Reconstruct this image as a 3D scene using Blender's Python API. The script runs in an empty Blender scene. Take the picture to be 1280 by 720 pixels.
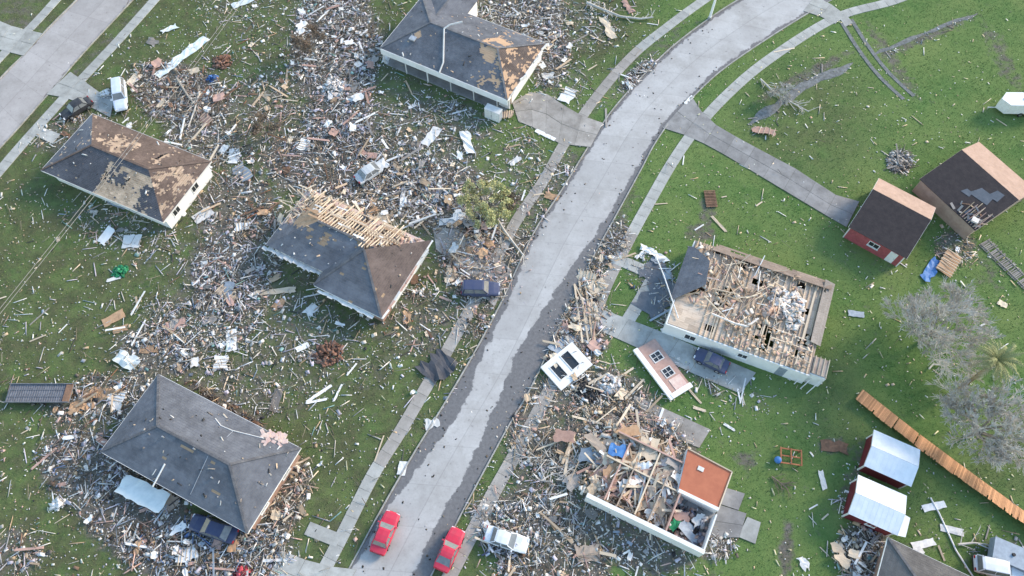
import bpy, math, random
import numpy as np
from mathutils import Vector, Matrix
R = math.radians
sc = bpy.context.scene
C = sc.collection
# ------------------------------------------------------------------ camera, sky, sun, exposure
CAM_H, PITCH, FPX = 80.0, 63.0, 914.0          # drone height (m), look-down angle, focal length in 1280-px widths
cam = bpy.data.cameras.new('camera'); cam_o = bpy.data.objects.new('camera', cam); C.objects.link(cam_o)
cam_o.location = (0, 0, CAM_H); cam_o.rotation_euler = (R(90 - PITCH), 0, 0)
cam.sensor_width = 36.0; cam.lens = 36.0 * FPX / 1280.0; cam.clip_end = 9000; cam.clip_start = 0.5
sc.camera = cam_o
SUN_AZ, SUN_EL = 28.0, 26.0
world = bpy.data.worlds.new('World'); sc.world = world; world.use_nodes = True
wn = world.node_tree; wn.nodes.clear()
sky = wn.nodes.new('ShaderNodeTexSky'); sky.sky_type = 'NISHITA'; sky.sun_disc = False
sky.sun_elevation = R(SUN_EL); sky.sun_rotation = R(90 - SUN_AZ); sky.dust_density = 0.6; sky.air_density = 1.5; sky.ozone_density = 2.0
bg = wn.nodes.new('ShaderNodeBackground'); bg.inputs['Strength'].default_value = 0.15
wo = wn.nodes.new('ShaderNodeOutputWorld')
wn.links.new(sky.outputs[0], bg.inputs[0]); wn.links.new(bg.outputs[0], wo.inputs[0])
sl = bpy.data.lights.new('sun', 'SUN'); sl.energy = 2.0; sl.angle = R(16.0); sl.color = (1.0, 0.81, 0.62)
so = bpy.data.objects.new('sun', sl); C.objects.link(so)
sd = Vector((math.cos(R(SUN_EL)) * math.cos(R(SUN_AZ)), math.cos(R(SUN_EL)) * math.sin(R(SUN_AZ)), math.sin(R(SUN_EL))))
so.rotation_euler = sd.to_track_quat('Z', 'Y').to_euler(); so.location = (60, 40, 90)
vs = sc.view_settings; vs.view_transform = 'Standard'; vs.look = 'None'; vs.exposure = 1.24; vs.gamma = 1.0; vs.use_curve_mapping = False
sc.cycles.max_bounces = 5; sc.cycles.diffuse_bounces = 3; sc.cycles.glossy_bounces = 2; sc.cycles.transparent_max_bounces = 4

# ------------------------------------------------------------------ survey: image point -> place on the ground plan
_p = R(PITCH)
CF = np.array([0, math.cos(_p), -math.sin(_p)]); CU = np.array([0, math.sin(_p), math.cos(_p)])
def W(x, y, z=0.0):
    d = CF * FPX + np.array([1, 0, 0]) * (x - 640) - CU * (y - 360)
    t = (z - CAM_H) / d[2]
    q = np.array([0, 0, CAM_H]) + d * t
    return Vector((q[0], q[1], z))
def PXY(x, y, z=0.0):
    x = np.asarray(x, float); y = np.asarray(y, float); z = np.asarray(z, float) - CAM_H
    dep = y * CF[1] + z * CF[2]; up = y * CU[1] + z * CU[2]
    return 640 + FPX * x / dep, 360 - FPX * up / dep
rng = random.Random(7); nr = np.random.default_rng(11)

# ------------------------------------------------------------------ materials
MATS = {}
def mat(name, c1, c2=None, scale=4.0, detail=4.0, rough=0.85, bump=0.0, attr=False, rnd=0.0, metal=0.0, coord='Object',
        stretch=None, spec=0.3, bscale=None, coat=0.0, lo=0.35, hi=0.65):
    m = bpy.data.materials.new(name); m.use_nodes = True; MATS[name] = m
    nt = m.node_tree; N = nt.nodes; L = nt.links; b = N['Principled BSDF']
    b.inputs['Roughness'].default_value = rough; b.inputs['Metallic'].default_value = metal
    b.inputs['Specular IOR Level'].default_value = spec
    if coat: b.inputs['Coat Weight'].default_value = coat; b.inputs['Coat Roughness'].default_value = 0.08
    tc = N.new('ShaderNodeTexCoord'); src = tc.outputs[coord]
    if coord == 'World':
        pass
    if stretch:
        mp = N.new('ShaderNodeMapping'); mp.inputs['Scale'].default_value = stretch; L.new(src, mp.inputs[0]); src = mp.outputs[0]
    nz = N.new('ShaderNodeTexNoise'); nz.inputs['Scale'].default_value = scale; nz.inputs['Detail'].default_value = detail; nz.inputs['Roughness'].default_value = 0.65
    L.new(src, nz.inputs['Vector'])
    mr = N.new('ShaderNodeMapRange'); mr.inputs[1].default_value = lo; mr.inputs[2].default_value = hi; L.new(nz.outputs[0], mr.inputs[0])
    mx = N.new('ShaderNodeMix'); mx.data_type = 'RGBA'
    mx.inputs[6].default_value = (*c1, 1); mx.inputs[7].default_value = (*(c2 or c1), 1); L.new(mr.outputs[0], mx.inputs[0])
    out = mx.outputs[2]
    if attr:
        at = N.new('ShaderNodeAttribute'); at.attribute_name = 'Col'
        mm = N.new('ShaderNodeMix'); mm.data_type = 'RGBA'; mm.blend_type = 'MULTIPLY'; mm.inputs[0].default_value = 1
        L.new(out, mm.inputs[6]); L.new(at.outputs['Color'], mm.inputs[7]); out = mm.outputs[2]
    if rnd:
        oi = N.new('ShaderNodeObjectInfo'); r2 = N.new('ShaderNodeMapRange'); r2.inputs[3].default_value = 1 - rnd; r2.inputs[4].default_value = 1 + rnd * 0.5
        L.new(oi.outputs['Random'], r2.inputs[0])
        hs = N.new('ShaderNodeHueSaturation'); L.new(r2.outputs[0], hs.inputs['Value']); L.new(out, hs.inputs['Color']); out = hs.outputs[0]
    L.new(out, b.inputs['Base Color'])
    if bump:
        bn = N.new('ShaderNodeTexNoise'); bn.inputs['Scale'].default_value = bscale or scale * 4; bn.inputs['Detail'].default_value = 3; L.new(src, bn.inputs['Vector'])
        bp = N.new('ShaderNodeBump'); bp.inputs['Strength'].default_value = bump; bp.inputs['Distance'].default_value = 0.05
        L.new(bn.outputs[0], bp.inputs['Height']); L.new(bp.outputs[0], b.inputs['Normal'])
    return m
M = MATS
mat('debris', (1, 1, 1), (0.75, 0.74, 0.72), 3, rough=0.8, attr=True)
mat('lumber', (0.60, 0.46, 0.32), (0.48, 0.35, 0.23), 3, stretch=(0.6, 8, 8), rough=0.8, rnd=0.35)
mat('pale_lumber', (0.70, 0.59, 0.45), (0.58, 0.47, 0.34), 3, stretch=(0.6, 8, 8), rough=0.8, rnd=0.3)
mat('grey_lumber', (0.33, 0.31, 0.29), (0.22, 0.20, 0.18), 3, stretch=(0.6, 8, 8), rough=0.85, rnd=0.35)
mat('white_paint', (0.80, 0.80, 0.78), (0.68, 0.67, 0.64), 2.5, rough=0.6, rnd=0.25)
mat('pink_board', (0.52, 0.34, 0.28), (0.42, 0.27, 0.22), 2, rough=0.85, rnd=0.3)
mat('brown_board', (0.24, 0.14, 0.09), (0.15, 0.09, 0.06), 3, rough=0.85, rnd=0.35)
mat('bluegrey_board', (0.34, 0.40, 0.46), (0.26, 0.30, 0.35), 2, rough=0.7, rnd=0.25)
mat('dark_sheet', (0.055, 0.058, 0.068), (0.085, 0.088, 0.10), 1.2, detail=6, rough=0.8)
mat('bluegrey_dark', (0.10, 0.115, 0.135), (0.15, 0.16, 0.18), 0.9, detail=6, rough=0.9)
mat('plywood', (0.50, 0.33, 0.20), (0.40, 0.25, 0.15), 2.5, rough=0.8, rnd=0.25)
mat('near_black', (0.055, 0.045, 0.045), (0.038, 0.032, 0.034), 1.6, rough=0.9, attr=False, bump=0.3)
mat('shingle', (1, 1, 1), (0.72, 0.72, 0.74), 1.1, detail=6, rough=0.92, attr=True, bump=0.5, bscale=22, spec=0.2)
mat('deck', (1, 1, 1), (0.75, 0.70, 0.66), 2.2, stretch=(0.5, 5, 5), rough=0.85, attr=True)
mat('white_wall', (0.80, 0.80, 0.79), (0.70, 0.70, 0.68), 0.9, rough=0.65, bump=0.15, bscale=14)
mat('tan_wall', (0.46, 0.37, 0.29), (0.36, 0.28, 0.22), 1.2, rough=0.8, bump=0.2)
mat('brick_wall', (0.36, 0.23, 0.18), (0.27, 0.17, 0.13), 3, rough=0.9, bump=0.3)
mat('glass', (0.03, 0.035, 0.04), None, 1, rough=0.08, spec=0.6)
mat('concrete', (0.44, 0.445, 0.42), (0.30, 0.30, 0.28), 0.7, detail=7, rough=0.9, bump=0.25, bscale=18, rnd=0.14)
mat('dirty_concrete', (0.40, 0.375, 0.345), (0.26, 0.24, 0.215), 0.6, detail=7, rough=0.9, bump=0.3, bscale=18, rnd=0.14)
mat('old_concrete', (0.31, 0.305, 0.30), (0.20, 0.195, 0.19), 0.6, detail=7, rough=0.9, bump=0.3, bscale=18, rnd=0.14)
mat('joint_dirt', (0.20, 0.19, 0.16), (0.14, 0.14, 0.10), 3, rough=1)
mat('kerb_concrete', (0.40, 0.395, 0.37), (0.25, 0.24, 0.22), 1.5, detail=6, rough=0.9, bump=0.2)
mat('red_paint', (0.42, 0.11, 0.12), (0.30, 0.08, 0.085), 2.2, rough=0.65)
mat('maroon_paint', (0.17, 0.028, 0.035), (0.12, 0.02, 0.026), 1.5, rough=0.6)
mat('metal_roof', (0.78, 0.81, 0.84), (0.66, 0.70, 0.74), 0.8, rough=0.4, metal=0.0, spec=0.5)
mat('sheet_metal', (0.72, 0.76, 0.74), (0.60, 0.66, 0.65), 1.2, rough=0.45, spec=0.5, rnd=0.15)
mat('tan_shingle', (0.47, 0.33, 0.26), (0.38, 0.26, 0.20), 1.2, detail=6, rough=0.9, attr=False, bump=0.4, bscale=20)
mat('terracotta', (0.48, 0.17, 0.095), (0.41, 0.14, 0.08), 1.0, detail=6, rough=0.85)
mat('insulation', (0.80, 0.76, 0.71), (0.68, 0.60, 0.54), 2.2, rough=1, bump=0.6)
mat('pink_insulation', (0.62, 0.42, 0.37), (0.70, 0.58, 0.50), 1.6, rough=1, bump=0.5)
mat('ceiling_board', (0.52, 0.42, 0.34), (0.34, 0.25, 0.20), 0.9, detail=6, rough=0.95)
mat('tyre', (0.02, 0.02, 0.02), None, 5, rough=0.85)
mat('rim', (0.45, 0.45, 0.46), None, 5, rough=0.35, metal=0.8)
mat('black_plastic', (0.025, 0.025, 0.028), None, 5, rough=0.6)
mat('lamp_glass', (0.75, 0.75, 0.75), None, 5, rough=0.15, spec=0.6)
mat('tail_glass', (0.35, 0.02, 0.02), None, 5, rough=0.2, spec=0.6)
mat('bark', (0.34, 0.31, 0.27), (0.24, 0.22, 0.19), 6, rough=1)
mat('twig', (0.58, 0.55, 0.50), (0.45, 0.42, 0.37), 0.6, rough=1)
mat('brown_twig', (0.25, 0.20, 0.15), (0.17, 0.13, 0.10), 0.8, rough=1)
mat('leaf', (0.40, 0.41, 0.18), (0.48, 0.45, 0.25), 0.5, rough=0.8, attr=True)
mat('palm_leaf', (0.30, 0.31, 0.14), (0.20, 0.21, 0.09), 1.2, rough=0.7)
mat('palm_dead', (0.42, 0.36, 0.22), (0.32, 0.26, 0.15), 1.2, rough=0.9)
mat('fence_wood', (0.54, 0.29, 0.15), (0.40, 0.22, 0.12), 1.5, stretch=(6, 6, 0.7), rough=0.85, rnd=0.38)
mat('tarp_blue', (0.05, 0.16, 0.42), (0.09, 0.24, 0.50), 1.5, rough=0.55)
mat('green_plastic', (0.02, 0.22, 0.10), (0.03, 0.30, 0.14), 3, rough=0.5)
mat('grass_blade', (1, 1, 1), None, 1, rough=0.85, attr=True, spec=0.2)
mat('galv', (0.55, 0.56, 0.57), (0.42, 0.43, 0.44), 3, rough=0.4, metal=0.5)
mat('cable', (0.28, 0.27, 0.25), None, 3, rough=0.6)
mat('slate_metal', (0.20, 0.21, 0.235), (0.13, 0.135, 0.15), 2.5, rough=0.55)
mat('gravel_grey', (0.22, 0.23, 0.235), (0.12, 0.125, 0.12), 2.2, detail=8, rough=1, bump=1.0, bscale=9)
mat('rubble', (0.46, 0.38, 0.30), (0.28, 0.22, 0.17), 1.6, detail=8, rough=1, bump=1.0, bscale=6)
mat('orange_wood', (0.42, 0.17, 0.08), (0.32, 0.12, 0.06), 3, rough=0.8, rnd=0.2)
def paint(name, c): return mat(name, c, tuple(v * 0.8 + .03 for v in c), 1.3, detail=7, rough=0.5, spec=0.4, coat=0.15)
paint('paint_red', (0.58, 0.025, 0.065)); paint('paint_white', (0.72, 0.75, 0.79)); paint('paint_black', (0.022, 0.022, 0.027))
paint('paint_silver', (0.55, 0.57, 0.58)); paint('paint_navy', (0.045, 0.06, 0.13)); paint('paint_ice', (0.60, 0.68, 0.80))
paint('paint_blue', (0.03, 0.045, 0.11))
mat('car_glass', (0.13, 0.14, 0.15), (0.20, 0.21, 0.21), 1.5, rough=0.18, spec=0.8)  # lighter grey base: sky reflection put into the glass colour

# ------------------------------------------------------------------ mesh helpers
class MB:
    def __init__(s): s.v = []; s.f = []; s.c = []; s.col = (1, 1, 1)
    def face(s, idx): s.f.append(idx); s.c.append(s.col)
    def hexa(s, p):                       # 8 points: bottom ring then top ring
        n = len(s.v); s.v += [tuple(q) for q in p]
        for q in ((3, 2, 1, 0), (4, 5, 6, 7), (0, 1, 5, 4), (1, 2, 6, 5), (2, 3, 7, 6), (3, 0, 4, 7)): s.face(tuple(n + i for i in q))
        return s
    def box(s, c, size, m=None):
        x, y, z = [a / 2 for a in size]; c = Vector(c)
        p = [(-x, -y, -z), (x, -y, -z), (x, y, -z), (-x, y, -z), (-x, -y, z), (x, -y, z), (x, y, z), (-x, y, z)]
        return s.hexa([(c + (m @ Vector(q) if m else Vector(q))) for q in p])
    def bar(s, a, b, w, h):               # rectangular bar from a to b
        a, b = Vector(a), Vector(b); d = b - a; L = d.length
        if L < 1e-6: return s
        x = d / L; z = Vector((0, 0, 1))
        if abs(x.z) > 0.97: z = Vector((0, 1, 0))
        y = z.cross(x).normalized(); z = x.cross(y)
        m = Matrix((x, y, z)).transposed()
        return s.box((a + b) / 2, (L, w, h), m)
    def prism(s, pts, n, t):              # polygon (3-D points) thickened along n by t
        k = len(pts); b = len(s.v); n = Vector(n)
        s.v += [tuple(p) for p in pts] + [tuple(Vector(p) + n * t) for p in pts]
        s.face(tuple(range(b + k - 1, b - 1, -1))); s.face(tuple(range(b + k, b + 2 * k)))
        for i in range(k): j = (i + 1) % k; s.face((b + i, b + j, b + k + j, b + k + i))
        return s
    def tube(s, a, b, r0, r1=None, n=6, cap=True):
        r1 = r0 if r1 is None else r1
        a, b = Vector(a), Vector(b); d = (b - a)
        if d.length < 1e-6: return s
        d.normalize(); u = d.orthogonal().normalized(); w = d.cross(u); o = len(s.v)
        for p, r in ((a, r0), (b, r1)):
            for i in range(n):
                t = 2 * math.pi * i / n; s.v.append(tuple(p + (u * math.cos(t) + w * math.sin(t)) * r))
        for i in range(n): j = (i + 1) % n; s.face((o + i, o + j, o + n + j, o + n + i))
        if cap: s.face(tuple(range(o + n - 1, o - 1, -1))); s.face(tuple(range(o + n, o + 2 * n)))
        return s
    def path(s, pts, r, n=6):
        for a, b in zip(pts, pts[1:]): s.tube(a, b, r, r, n)
        return s
    def loft(s, rings, cap=True, closed=True):
        o = len(s.v); k = len(rings[0])
        for r in rings: s.v += [tuple(p) for p in r]
        for i in range(len(rings) - 1):
            for j in range(k if closed else k - 1):
                a = o + i * k + j; b = o + i * k + (j + 1) % k
                s.face((a, b, b + k, a + k))
        if cap: s.face(tuple(range(o + k - 1, o - 1, -1))); e = o + (len(rings) - 1) * k; s.face(tuple(range(e, e + k)))
        return s
    def mesh(s, name, material, smooth=False):
        me = bpy.data.meshes.new(name); me.from_pydata(s.v, [], s.f); me.update()
        if any(c != (1, 1, 1) for c in s.c):
            a = me.attributes.new('Col', 'FLOAT_COLOR', 'FACE'); a.data.foreach_set('color', [x for c in s.c for x in (*c, 1)])
        elif material in ('debris', 'shingle', 'deck', 'leaf', 'grass_blade'):
            a = me.attributes.new('Col', 'FLOAT_COLOR', 'FACE'); a.data.foreach_set('color', [1.0] * (4 * len(s.f)))
        if smooth: me.polygons.foreach_set('use_smooth', [True] * len(s.f))
        me.materials.append(M[material]); return me
    def build(s, name, material, parent=None, label=None, smooth=False):
        o = bpy.data.objects.new(name, s.mesh(name, material, smooth)); C.objects.link(o)
        if parent is not None: o.parent = parent
        if label: o['label'] = label
        return o
def thing(name, label, cat, loc=(0, 0, 0), rz=0.0, group=None):
    o = bpy.data.objects.new(name, None); C.objects.link(o); o.location = loc; o.rotation_euler = (0, 0, rz); o.empty_display_size = 0.3
    return tag(o, label, cat, group)
def tag(o, label, cat, group=None):
    o['label'] = label; o['category'] = cat
    if group: o['group'] = group
    return o
def kind(o, k, label=None):
    o['kind'] = k
    if label: o['label'] = label
    return o
def put(name, me, loc, rot=(0, 0, 0), scale=(1, 1, 1), parent=None):
    o = bpy.data.objects.new(name, me); C.objects.link(o); o.location = loc; o.rotation_euler = rot; o.scale = scale
    if parent is not None: o.parent = parent
    return o
def mesh_arrays(name, V, k, material, cols):
    """V: (n*k,3) vertices, n polygons of k corners each; cols (n,3)"""
    n = len(V) // k; me = bpy.data.meshes.new(name)
    me.vertices.add(len(V)); me.vertices.foreach_set('co', np.asarray(V, np.float32).ravel())
    me.loops.add(n * k); me.loops.foreach_set('vertex_index', np.arange(n * k, dtype=np.int32))
    me.polygons.add(n); me.polygons.foreach_set('loop_start', np.arange(n, dtype=np.int32) * k)
    me.update(calc_edges=True)
    a = me.attributes.new('Col', 'FLOAT_COLOR', 'FACE'); a.data.foreach_set('color', np.c_[cols, np.ones(n)].astype(np.float32).ravel())
    me.materials.append(M[material]); return me
BOXF = np.array([[3, 2, 1, 0], [4, 5, 6, 7], [0, 1, 5, 4], [1, 2, 6, 5], [2, 3, 7, 6], [3, 0, 4, 7]])
BOXC = np.array([[-1, -1, -1], [1, -1, -1], [1, 1, -1], [-1, 1, -1], [-1, -1, 1], [1, -1, 1], [1, 1, 1], [-1, 1, 1]], float)
def boxes_mesh(name, ctr, half, yaw, pitch, roll, cols, material='debris', skew=0.25):
    n = len(ctr); P = BOXC[None] * half[:, None, :]
    P = P * (1 + nr.uniform(-skew, skew, (n, 8, 3)))
    cy, sy, cp, sp, cr, sr = np.cos(yaw), np.sin(yaw), np.cos(pitch), np.sin(pitch), np.cos(roll), np.sin(roll)
    x, y, z = P[..., 0], P[..., 1], P[..., 2]
    y, z = y * cr[:, None] - z * sr[:, None], y * sr[:, None] + z * cr[:, None]
    x, z = x * cp[:, None] + z * sp[:, None], -x * sp[:, None] + z * cp[:, None]
    x, y = x * cy[:, None] - y * sy[:, None], x * sy[:, None] + y * cy[:, None]
    Q = np.stack([x, y, z], -1) + ctr[:, None, :]
    me = bpy.data.meshes.new(name)
    me.vertices.add(n * 8); me.vertices.foreach_set('co', Q.astype(np.float32).ravel())
    F = (BOXF[None] + (np.arange(n) * 8)[:, None, None]).reshape(-1).astype(np.int32)
    me.loops.add(n * 24); me.loops.foreach_set('vertex_index', F)
    me.polygons.add(n * 6); me.polygons.foreach_set('loop_start', np.arange(n * 6, dtype=np.int32) * 4)
    me.update(calc_edges=True)
    a = me.attributes.new('Col', 'FLOAT_COLOR', 'FACE')
    cc = np.repeat(np.c_[cols, np.ones(n)], 6, axis=0); a.data.foreach_set('color', cc.astype(np.float32).ravel())
    me.materials.append(M[material]); return me
def inpoly(px, py, poly):
    px = np.asarray(px); py = np.asarray(py); ins = np.zeros(px.shape, bool); n = len(poly)
    for i in range(n):
        x0, y0 = poly[i]; x1, y1 = poly[(i + 1) % n]
        if y0 == y1: continue
        c = ((y0 > py) != (y1 > py)) & (px < (x1 - x0) * (py - y0) / (y1 - y0) + x0); ins ^= c
    return ins
def clip(poly, q):                        # Sutherland-Hodgman, q convex ccw
    out = poly
    for i in range(len(q)):
        a, b = q[i], q[(i + 1) % len(q)]; inp = out; out = []
        if not inp: return []
        def side(p): return (b[0] - a[0]) * (p[1] - a[1]) - (b[1] - a[1]) * (p[0] - a[0])
        for j in range(len(inp)):
            p, r = inp[j], inp[(j + 1) % len(inp)]; sp_, sr_ = side(p), side(r)
            if sp_ >= 0: out.append(p)
            if (sp_ >= 0) != (sr_ >= 0):
                t = sp_ / (sp_ - sr_); out.append((p[0] + (r[0] - p[0]) * t, p[1] + (r[1] - p[1]) * t))
    return out
def slope_cells(mb, poly, cu, cv, t, lift=0.0, keep=None, col=None, gap=0.0, stagger=0.5, jit=0.0, rs=rng):
    poly = [Vector(p) for p in poly]; u = (poly[1] - poly[0]).normalized(); n = (poly[1] - poly[0]).cross(poly[-1] - poly[0]).normalized(); v = n.cross(u)
    q = [((p - poly[0]).dot(u), (p - poly[0]).dot(v)) for p in poly]
    u0 = min(a for a, _ in q); u1 = max(a for a, _ in q); v1 = max(b for _, b in q)
    for j in range(int(v1 / cv) + 1):
        off = (j % 2) * stagger * cu + rs.uniform(0, 0.1) * cu
        for i in range(int((u1 - u0) / cu) + 2):
            a = u0 + i * cu - off; b = j * cv
            cell = [(a + gap, b + gap), (a + cu - gap, b + gap), (a + cu - gap, b + cv - gap), (a + gap, b + cv - gap)]
            cl = clip(cell, q)
            if len(cl) < 3: continue
            ar = abs(sum(cl[k][0] * cl[(k + 1) % len(cl)][1] - cl[(k + 1) % len(cl)][0] * cl[k][1] for k in range(len(cl)))) / 2
            if ar < 0.004: continue
            mc = (sum(p[0] for p in cl) / len(cl), sum(p[1] for p in cl) / len(cl)); ctr = poly[0] + u * mc[0] + v * mc[1]
            if keep and not keep(ctr): continue
            if col: mb.col = col(ctr)
            h = lift + (rs.uniform(-jit, jit) if jit else 0)
            mb.prism([poly[0] + u * p[0] + v * p[1] + n * h for p in cl], n, t)
    mb.col = (1, 1, 1); return mb
def vnoise(x, y, s=0):                    # cheap smooth value noise in python
    def h(i, j): return (math.sin(i * 127.1 + j * 311.7 + s * 74.7) * 43758.5453) % 1.0
    i, j = math.floor(x), math.floor(y); fx, fy = x - i, y - j
    fx = fx * fx * (3 - 2 * fx); fy = fy * fy * (3 - 2 * fy)
    return (h(i, j) * (1 - fx) + h(i + 1, j) * fx) * (1 - fy) + (h(i, j + 1) * (1 - fx) + h(i + 1, j + 1) * fx) * fy
def catmull(pts, step=0.6):
    P = [np.array(p[:2], float) for p in pts]; P = [2 * P[0] - P[1]] + P + [2 * P[-1] - P[-2]]; out = []
    for i in range(1, len(P) - 2):
        n = max(2, int(np.linalg.norm(P[i + 1] - P[i]) / step))
        for k in range(n):
            t = k / n; a, b, c, d = P[i - 1], P[i], P[i + 1], P[i + 2]
            out.append(0.5 * ((2 * b) + (c - a) * t + (2 * a - 5 * b + 4 * c - d) * t * t + (3 * b - a - 3 * c + d) * t ** 3))
    out.append(P[-2]); return np.array(out)
def resample(P, n=None, step=None):
    s = np.r_[0, np.cumsum(np.linalg.norm(np.diff(P, axis=0), axis=1))]
    if n is None: n = max(2, int(s[-1] / step) + 1)
    t = np.linspace(0, s[-1], n); return np.c_[np.interp(t, s, P[:, 0]), np.interp(t, s, P[:, 1])]
def sheet_mesh(name, L_, Wd, mt, crumple=.05, rag=.12, n=7, m=4, t=.03, seed=0):
    rs = random.Random(seed); mb = MB(); top = []
    for i in range(n):
        for j in range(m):
            x = (i / (n - 1) - .5) * L_; y = (j / (m - 1) - .5) * Wd
            if i in (0, n - 1): x += rs.uniform(-rag, rag) * min(L_, 1.5)
            if j in (0, m - 1): y += rs.uniform(-rag, rag) * Wd
            top.append((x, y, .02 + abs(rs.gauss(0, crumple))))
    k = len(top); mb.v = [(x, y, z + t) for x, y, z in top] + [(x, y, z) for x, y, z in top]
    for i in range(n - 1):
        for j in range(m - 1):
            a = i * m + j; mb.face((a, a + m, a + m + 1, a + 1)); mb.face((k + a, k + a + 1, k + a + m + 1, k + a + m))
    ring = [i * m for i in range(n)] + [(n - 1) * m + j for j in range(1, m)] + [i * m + m - 1 for i in range(n - 2, -1, -1)] + [j for j in range(m - 2, 0, -1)]
    for a, b in zip(ring, ring[1:] + ring[:1]): mb.face((a, k + a, k + b, b))
    return mb.mesh(name, mt)
# ------------------------------------------------------------------ where the storm left its rubble (image ellipses: cx, cy, rx, ry, turn, density, palette)
BL = [
 (418, 60, 62, 95, 0, 1.0, 'lav'), (425, 150, 50, 60, 10, 1.0, 'lav'), (345, 40, 60, 55, 0, .36, 'brown'), (335, 150, 60, 70, 0, .60, 'brown'),
 (230, 120, 75, 42, 20, .95, 'brown'), (255, 175, 55, 40, 10, .8, 'mix'), (290, 95, 55, 40, 0, .32, 'mix'), (500, 165, 95, 42, 10, .62, 'mix'), (560, 150, 70, 30, 15, .6, 'mix'),
 (400, 205, 85, 50, 10, 1.0, 'brown'), (475, 235, 70, 45, 10, .95, 'mix'), (555, 245, 75, 55, 10, .95, 'mix'), (520, 190, 90, 40, 0, .7, 'mix'),
 (295, 265, 60, 60, 0, .8, 'brown'), (285, 345, 55, 65, 0, 1.0, 'lav'), (255, 400, 85, 45, 0, .7, 'mix'), (330, 300, 35, 60, 0, .7, 'mix'),
 (165, 290, 95, 32, 20, .45, 'mix'), (600, 325, 55, 55, 0, 1.1, 'pinkmix'), (640, 330, 32, 55, 20, .9, 'pinkmix'), (585, 395, 50, 35, 0, .6, 'pinkmix'), (520, 400, 50, 50, 20, .6, 'brown'),
 (360, 415, 95, 55, 10, .55, 'mix'), (440, 440, 80, 60, 0, .38, 'mix'), (345, 480, 75, 45, 15, .45, 'mix'), (395, 520, 45, 60, 0, .25, 'mix'), (290, 480, 80, 30, 28, .6, 'mix'), (283, 507, 72, 7, 32, 1.2, 'dark'),
 (200, 440, 60, 35, 10, .9, 'mix'), (120, 500, 75, 35, -15, .75, 'brown'), (170, 500, 40, 45, 50, .85, 'mix'),
 (110, 585, 70, 55, 10, .95, 'cool'), (170, 645, 80, 55, 15, 1.0, 'cool'), (235, 690, 120, 45, 15, 1.2, 'cool'), (320, 690, 50, 45, 0, 1.1, 'mix'), (360, 620, 28, 55, 20, .9, 'wood'),
 (660, 20, 55, 45, 0, .95, 'mix'), (690, 70, 25, 45, 15, .95, 'mix'), (720, 30, 60, 40, 0, .5, 'mix'), (700, 100, 40, 30, 0, .5, 'mix'), (600, 10, 70, 25, 25, .7, 'mix'),
 (800, 95, 30, 14, -40, 1.2, 'lav'), (690, 250, 30, 60, 25, .5, 'mix'), (655, 215, 35, 55, 0, .5, 'mix'),
 (690, 530, 75, 68, 0, .85, 'wood'), (760, 500, 70, 45, 20, .9, 'wood'), (800, 570, 80, 60, 25, 1.2, 'pinkmix'), (690, 600, 55, 65, 0, .75, 'lav'), (770, 670, 115, 42, 20, .85, 'mix'),
 (720, 420, 42, 60, 25, 1.15, 'pinkmix'), (735, 375, 22, 50, 10, 1.1, 'wood'), (655, 655, 70, 50, 0, .9, 'mix'), (690, 710, 80, 40, 0, .9, 'brown'), (765, 305, 22, 35, 20, .95, 'mix'), (735, 345, 20, 40, 25, .9, 'mix'), (615, 640, 35, 30, 0, .8, 'brown'),
 (1078, 690, 36, 38, 0, 1.2, 'mix'), (1090, 672, 20, 18, 0, 1.0, 'wood'), (1060, 610, 12, 40, 20, .5, 'mix'), (895, 680, 28, 25, 0, .8, 'mix'), (880, 470, 45, 26, 20, .5, 'mix'), (930, 500, 45, 25, 20, .3, 'mix'),
 (820, 345, 40, 30, 20, .55, 'cool'), (835, 390, 25, 25, 0, .7, 'cool'), (1125, 202, 18, 18, 0, 1.0, 'grey'), (1195, 310, 30, 26, 0, .7, 'wood'),
 (960, 150, 28, 12, -25, .3, 'grey'), (1015, 95, 40, 8, -30, .3, 'grey'), (1160, 45, 70, 6, -24, .3, 'grey'), (1245, 690, 45, 26, 0, .4, 'grey'), (610, 300, 40, 40, 0, .7, 'mix'), (540, 350, 40, 40, 0, .4, 'brown'),
 (85, 165, 60, 22, -20, .6, 'brown'), (300, 10, 60, 25, 0, .4, 'mix'), (560, 440, 45, 45, 0, .35, 'wood'), (20, 690, 40, 35, 0, .7, 'brown'),
 (240, 560, 400, 260, 0, .16, 'mix'), (420, 250, 330, 300, 0, .22, 'mix'), (100, 340, 180, 140, 0, .10, 'wood'), (700, 60, 140, 110, 0, .14, 'mix'), (1000, 480, 320, 330, 0, .045, 'pale'), (820, 470, 170, 150, 0, .10, 'pale'), (1000, 250, 260, 230, 0, .035, 'pale'),
]
def dens(px, py, which=None):
    out = []
    for (cx, cy, rx, ry, a, w, pal) in BL:
        c, s = math.cos(R(a)), math.sin(R(a)); dx, dy = px - cx, py - cy
        r = np.sqrt(((dx * c + dy * s) / rx) ** 2 + ((-dx * s + dy * c) / ry) ** 2)
        out.append(w * np.clip((1.18 - r) / 0.45, 0, 1))
    return np.array(out)
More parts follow.
